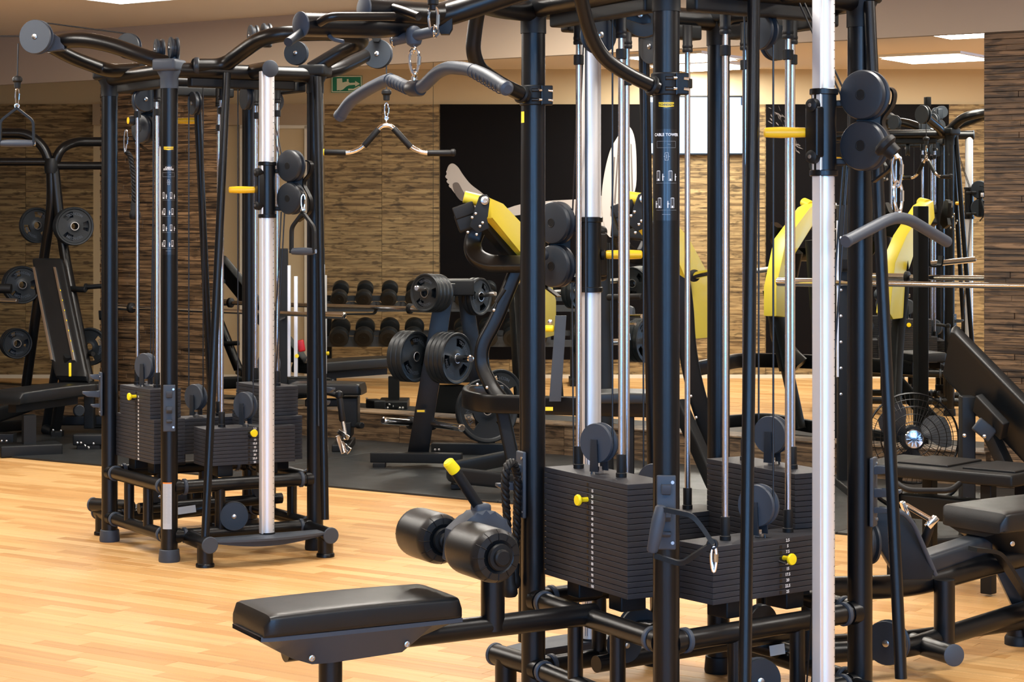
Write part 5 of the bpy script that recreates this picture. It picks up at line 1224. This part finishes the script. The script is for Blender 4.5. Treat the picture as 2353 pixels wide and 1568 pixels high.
# ---- right hand side: rack with barbell, fan, incline bench, low platform
rk2 = root('barbell_rack', 'black rack upright with a silver strip beside the right tower post', 'rack', H(W(1936, 900, 11.05)))
x_ = W(1936, 655, 11.05)
part('post', box(Vector((x_.x, x_.y, .83)), .058, .08, 1.62, bev=.006), 'matte', rk2)
for z in (.55, .7, .85, 1.0, 1.15, 1.3, 1.45): part('post_hole', lathe([(.007, 0), (.009, .001), (.007, .002)], Vector((x_.x-.015, x_.y-.0405, z)), (0, -1, 0), 12), 'steel', rk2)
part('silver_strip', box(Vector((x_.x-.034, x_.y-.03, 1.1)), .010, .03, .9), 'alu', rk2)
part('bar_cradle', strap([x_+Vector((0, -.04, .20)), x_+Vector((0, -.05, .085)), x_+Vector((0, -.14, .085)), x_+Vector((0, -.15, .15))], .05, .012, (1, 0, 0), .02), 'matte', rk2)
part('rack_base', box(Vector((x_.x, x_.y-.1, .03)), .07, .7, .05, bev=.01), 'matte', rk2)
barbell('chrome barbell racked across the right edge in front of strip wood', W(1786, 648, 11.2), W(2660, 663, 10.0), .28, .4, .016)
fn = root('floor_fan', 'black wire cage floor fan with a shiny hub badge, right background', 'fan', H(W(2098, 1010, 10.0)))
fc = W(2098, 1008, 10.0); fd = Vector((-.12, -.99, .05)).normalized(); fa, fb2 = perp(fd); RF = .235
def fpt(r, t, off): return fc+(fa*math.cos(t)+fb2*math.sin(t))*r+fd*off
prof = [(.05, .075), (.09, .072), (.13, .064), (.17, .048), (.205, .02), (RF, -.005)]
part('cage_rings', merge(*[tube([fpt(r, 2*PI*k/40, o_) for k in range(40)], .0022 if r < .23 else .005, 5, closed=True) for r, o_ in prof+[(RF, -.03), (.16, -.095)]]), 'black', fn, stuff=True)
part('cage_wires', merge(*[tube([fpt(r, 2*PI*(k+.35*i/5)/56, o_) for i, (r, o_) in enumerate(prof)], .0012, 4) for k in range(56)], *[tube([fpt(r, 2*PI*k/40, o_) for r, o_ in ((RF, -.03), (.16, -.095), (.05, -.11))], .0012, 4) for k in range(40)]), 'black', fn, stuff=True)
for k in range(3):
    t = 2*PI*k/3+.5; bl = []
    rows_ = []
    for i in range(7):
        r = .045+.155*i/6; w = .35+.42*math.sin(PI*min(1, i/6*.9))
        rows_.append([fpt(r, t+w*(j/6-.5)*1.6+.35*i/6, -.018+.05*(j/6-.5)) for j in range(7)])
    vs = [p for rw in rows_ for p in rw]+[p-fd*.003 for rw in rows_ for p in rw]; fs = []
    for i in range(6):
        for j in range(6):
            a_ = i*7+j; fs += [(a_, a_+1, a_+8, a_+7), (49+a_, 49+a_+7, 49+a_+8, 49+a_+1)]
    part('fan_blade', (vs, fs), 'wheel', fn)
part('hub_badge', lathe([(.048, 0), (.05, .006), (.046, .012), (.02, .015), (.004, .015)], fc+fd*.072, fd, 36), 'chrome', fn)
part('badge_rays', merge(*[box(fc+fd*.086+(fa*math.cos(t)+fb2*math.sin(t))*.026, .028, .004, .002, fa*math.cos(t)+fb2*math.sin(t), fb2*math.cos(t)-fa*math.sin(t)) for t in [2*PI*i/10 for i in range(10)]]), 'steel', fn)
part('motor', lathe([(.06, 0), (.07, .02), (.065, .10), (.03, .12)], fc-fd*.03, -fd, 28), 'matte', fn)
part('fan_yoke', tube([fc+Vector((.25, .02, 0)), fc+Vector((.25, .02, -.26)), fc+Vector((.1, .05, -.37)), fc+Vector((-.1, .05, -.37)), fc+Vector((-.25, .02, -.26)), fc+Vector((-.25, .02, 0))], .011, 12, fil=.07), 'black', fn)
part('fan_base', lathe([(.20, 0), (.20, .012), (.06, .03), (.02, .04)], Vector((fc.x, fc.y+.05, .0)), Z3, 32), 'matte', fn)
ib = root('incline_bench', 'black incline bench seen from behind at the right edge', 'bench', H(W(2225, 1100, 9.0)))
bt, bb = W(2184, 842, 9.15), W(2420, 1090, 8.6); ax = (bb-bt).normalized(); wd = Vector((.93, -.2, .06)).normalized(); wd = (wd-ax*wd.dot(ax)*.0).normalized()
wd2 = (Vector((.80, .35, .36))); 
nn = Vector((-.35, -.75, -.55)).normalized(); wd = ax.cross(nn).normalized(); 
part('backrest_pad', pad((bt+bb)/2-nn*.05, ax, wd, (bb-bt).length+.1, .30, .075, 1, .004, nn), 'vinyl', ib)
part('pad_bracket', box((bt+bb)/2+nn*.045-ax*.06, .10, .22, .04, wd, ax, None, bev=.008), 'matte', ib)
bolts(ib, [(2216, 1001), (2262, 1003)], 8.75, .009)
q = W(2222, 905, 9.05); part('bench_post', box(Vector((q.x, q.y, q.z/2)), .065, .08, q.z-.02, bev=.006), 'matte', ib)
part('bench_strut', tube([W(2270, 985, 9.0), W(2330, 1110, 8.9)], .035, 12, flat=(.035, .03)), 'matte', ib)
part('adjust_plate', box(W(2262, 988, 8.85), .10, .02, .07, (1, 0, -.8), (0, 1, 0), bev=.01), 'wheel', ib)
part('bench_base', box(Vector((q.x+.1, q.y, .035)), .6, .08, .06, (1, .3, 0), (-.3, 1, 0), None, bev=.01), 'matte', ib)
part('seat_pad', pad(W(2395, 975, 9.0), Vector((.9, .3, -.3)).normalized(), Vector((-.3, .95, 0)).normalized(), .36, .3, .08, 1, .006, Vector((.2, 0, .98))), 'vinyl', ib, label='slate grey seat pad')
pf = root('step_bench', 'low black bench with two ribbed rubber foot mats behind the right post', 'bench', H(W(2200, 1200, 8.2)))
pa_, pb_ = W(2035, 1076, 8.2), W(2400, 1108, 7.75); d_ = H(pb_-pa_).normalized(); c_ = (pa_+pb_)/2; n_ = Vector((-d_.y, d_.x, 0))
part('platform', box(Vector((c_.x, c_.y+.15, c_.z)), (pb_-pa_).length, .40, .05, d_, n_, Z3, bev=.012), 'matte', pf)
for t in (.24, .66): part('foot_mat', box(pa_.lerp(pb_, t)+n_*.15+Z3*.028-Z3*((pa_.lerp(pb_, t)-c_).z), .24, .30, .010, d_, n_, Z3, bev=.004), 'rubber', pf, label='ribbed rubber foot mat')
for t in (.06, .66): 
    for s in (.0, .3): q = pa_.lerp(pb_, t)+n_*s; part('platform_leg', box(Vector((q.x, q.y, c_.z/2-.01)), .05, .05, c_.z-.04, d_, n_, Z3, bev=.005), 'matte', pf)
part('carry_rail', tube([W(2060, 1110, 7.9), W(2085, 1128, 7.85), W(2185, 1128, 7.8), W(2205, 1112, 7.85)], .012, 14, fil=.05), 'rubber', pf)
part('under_panel', box(W(2230, 1175, 8.0), .62, .10, .10, d_, n_, Z3, bev=.01), 'matte', pf)
# ---- things only the mirrors show (they stand by the left wall, out of the frame)
REFLECT = True
dr = root('dumbbell_rack', 'two-tier dumbbell rack shown in the mirror right of the left station', 'rack', H(W(870, 869, 18.2)))
tiers = [(700, 718, 17.95, .078, 684), (780, 799, 17.95, .092, 773)]
for y0, y1, d, r_, yc in tiers:
    pts_ = []
    a_, b_ = W(742, y1, d), W(1330, y1, d)
    part('shelf_rail', box(Vector(((a_.x+b_.x)/2, d*K, (W(0, y0, d).z+a_.z)/2)), b_.x-a_.x, .05, (W(0, y0, d).z-a_.z)*.8), 'grey', dr)
    part('shelf_rail', box(Vector(((a_.x+b_.x)/2, d*K+.24, (W(0, y0, d).z+a_.z)/2+.085)), b_.x-a_.x, .05, .05), 'grey', dr)
    part('shelf_cradle', merge(*[prism([(-.125, -.01), (-.125, .05), (-.09, .055), (-.04, .02), (0, .01), (.04, .02), (.09, .055), (.125, .05), (.125, -.01)], Vector((W(779+57*i, 0, d).x, d*K-.02, W(0, y0+6, d).z)), (1, 0, 0), Z3, .02) for i in range(9)]), 'grey', dr, stuff=True)
for px in (752, 1318):
    q = W(px, 700, 18.05); part('rack_leg', box(Vector((q.x, q.y+.12, .42)), .06, .08, .84), 'matte', dr); part('rack_foot', box(Vector((q.x, q.y+.05, .03)), .08, .5, .06), 'matte', dr)
num = ['first', 'second', 'third', 'fourth', 'fifth', 'sixth', 'seventh', 'eighth', 'ninth']
for ti, (y0, y1, d, r_, yc) in enumerate(tiers):
    proto = None
    for i in range(9):
        rr_ = r_
        c = W(779+57*i, yc, d-.05)
        if proto is None:
            o = root('dumbbell', '', 'dumbbell', c, 'round dumbbells on the %s rack tier' % ('upper', 'lower')[ti])
            ax = Vector((0, .92, .38)).normalized()
            for s, nm in ((0, 0), (1, 1)):
                e = c+ax*(.0 if s == 0 else .20)-ax*.02
                hd = part('dumbbell_head', lathe([(rr_*.80, 0), (rr_*.96, .006), (rr_, .018), (rr_, .075), (rr_*.9, .088), (rr_*.5, .09)], e-ax*.03, ax, 30), 'disc', o)
                part('head_face', lathe([(rr_*.62, 0), (rr_*.62, .0015), (rr_*.18, .0015), (rr_*.16, .003)], e-ax*.0305 if s == 0 else e+ax*.0605, -ax if s == 0 else ax, 24), 'matte', o)
            part('handle', cyl(c+ax*.02, c+ax*.18, .016, 16), 'steel', o); proto = o; p0 = refl(c)
        else:
            o = copy_tree(proto); o.location = proto.location+(refl(c)-p0)
        o['label'] = '%s dumbbell from the left on the %s tier of the mirrored rack' % (num[i], ('upper', 'lower')[ti])
for px0, px1, pxp, lab in ((690, 905, 905, 'long flat black bench beside the far left stand, seen in the mirror too'),):
    b = root('flat_bench', lab, 'bench', H(W(pxp, 940, 15.6)))
    pa_, pb_ = W(px0, 858, 15.3), W(px1, 842, 15.9)
    d_ = (pb_-pa_).normalized(); part('bench_pad', pad((pa_+pb_)/2, d_, Vector((-d_.y, d_.x, 0)).normalized(), (pb_-pa_).length, .28, .085, 1, .006, Z3), 'vinyl', b)
    q = W(pxp, 860, 15.75); part('bench_post', box(Vector((q.x, q.y, q.z/2)), .09, .08, q.z-.04), 'matte', b); part('bench_rail', box((pa_+pb_)/2-Z3*.03, (pb_-pa_).length*.8, .06, .06, d_, Vector((-d_.y, d_.x, 0)).normalized(), None), 'matte', b)
    part('bench_base', box(Vector((q.x, q.y, .04)), .24, .40, .075, bev=.01), 'matte', b); bolts(b, [(pxp-22, 938), (pxp-15, 938), (pxp+13, 938), (pxp+20, 938)], 15.4, .01)
REFLECT = False
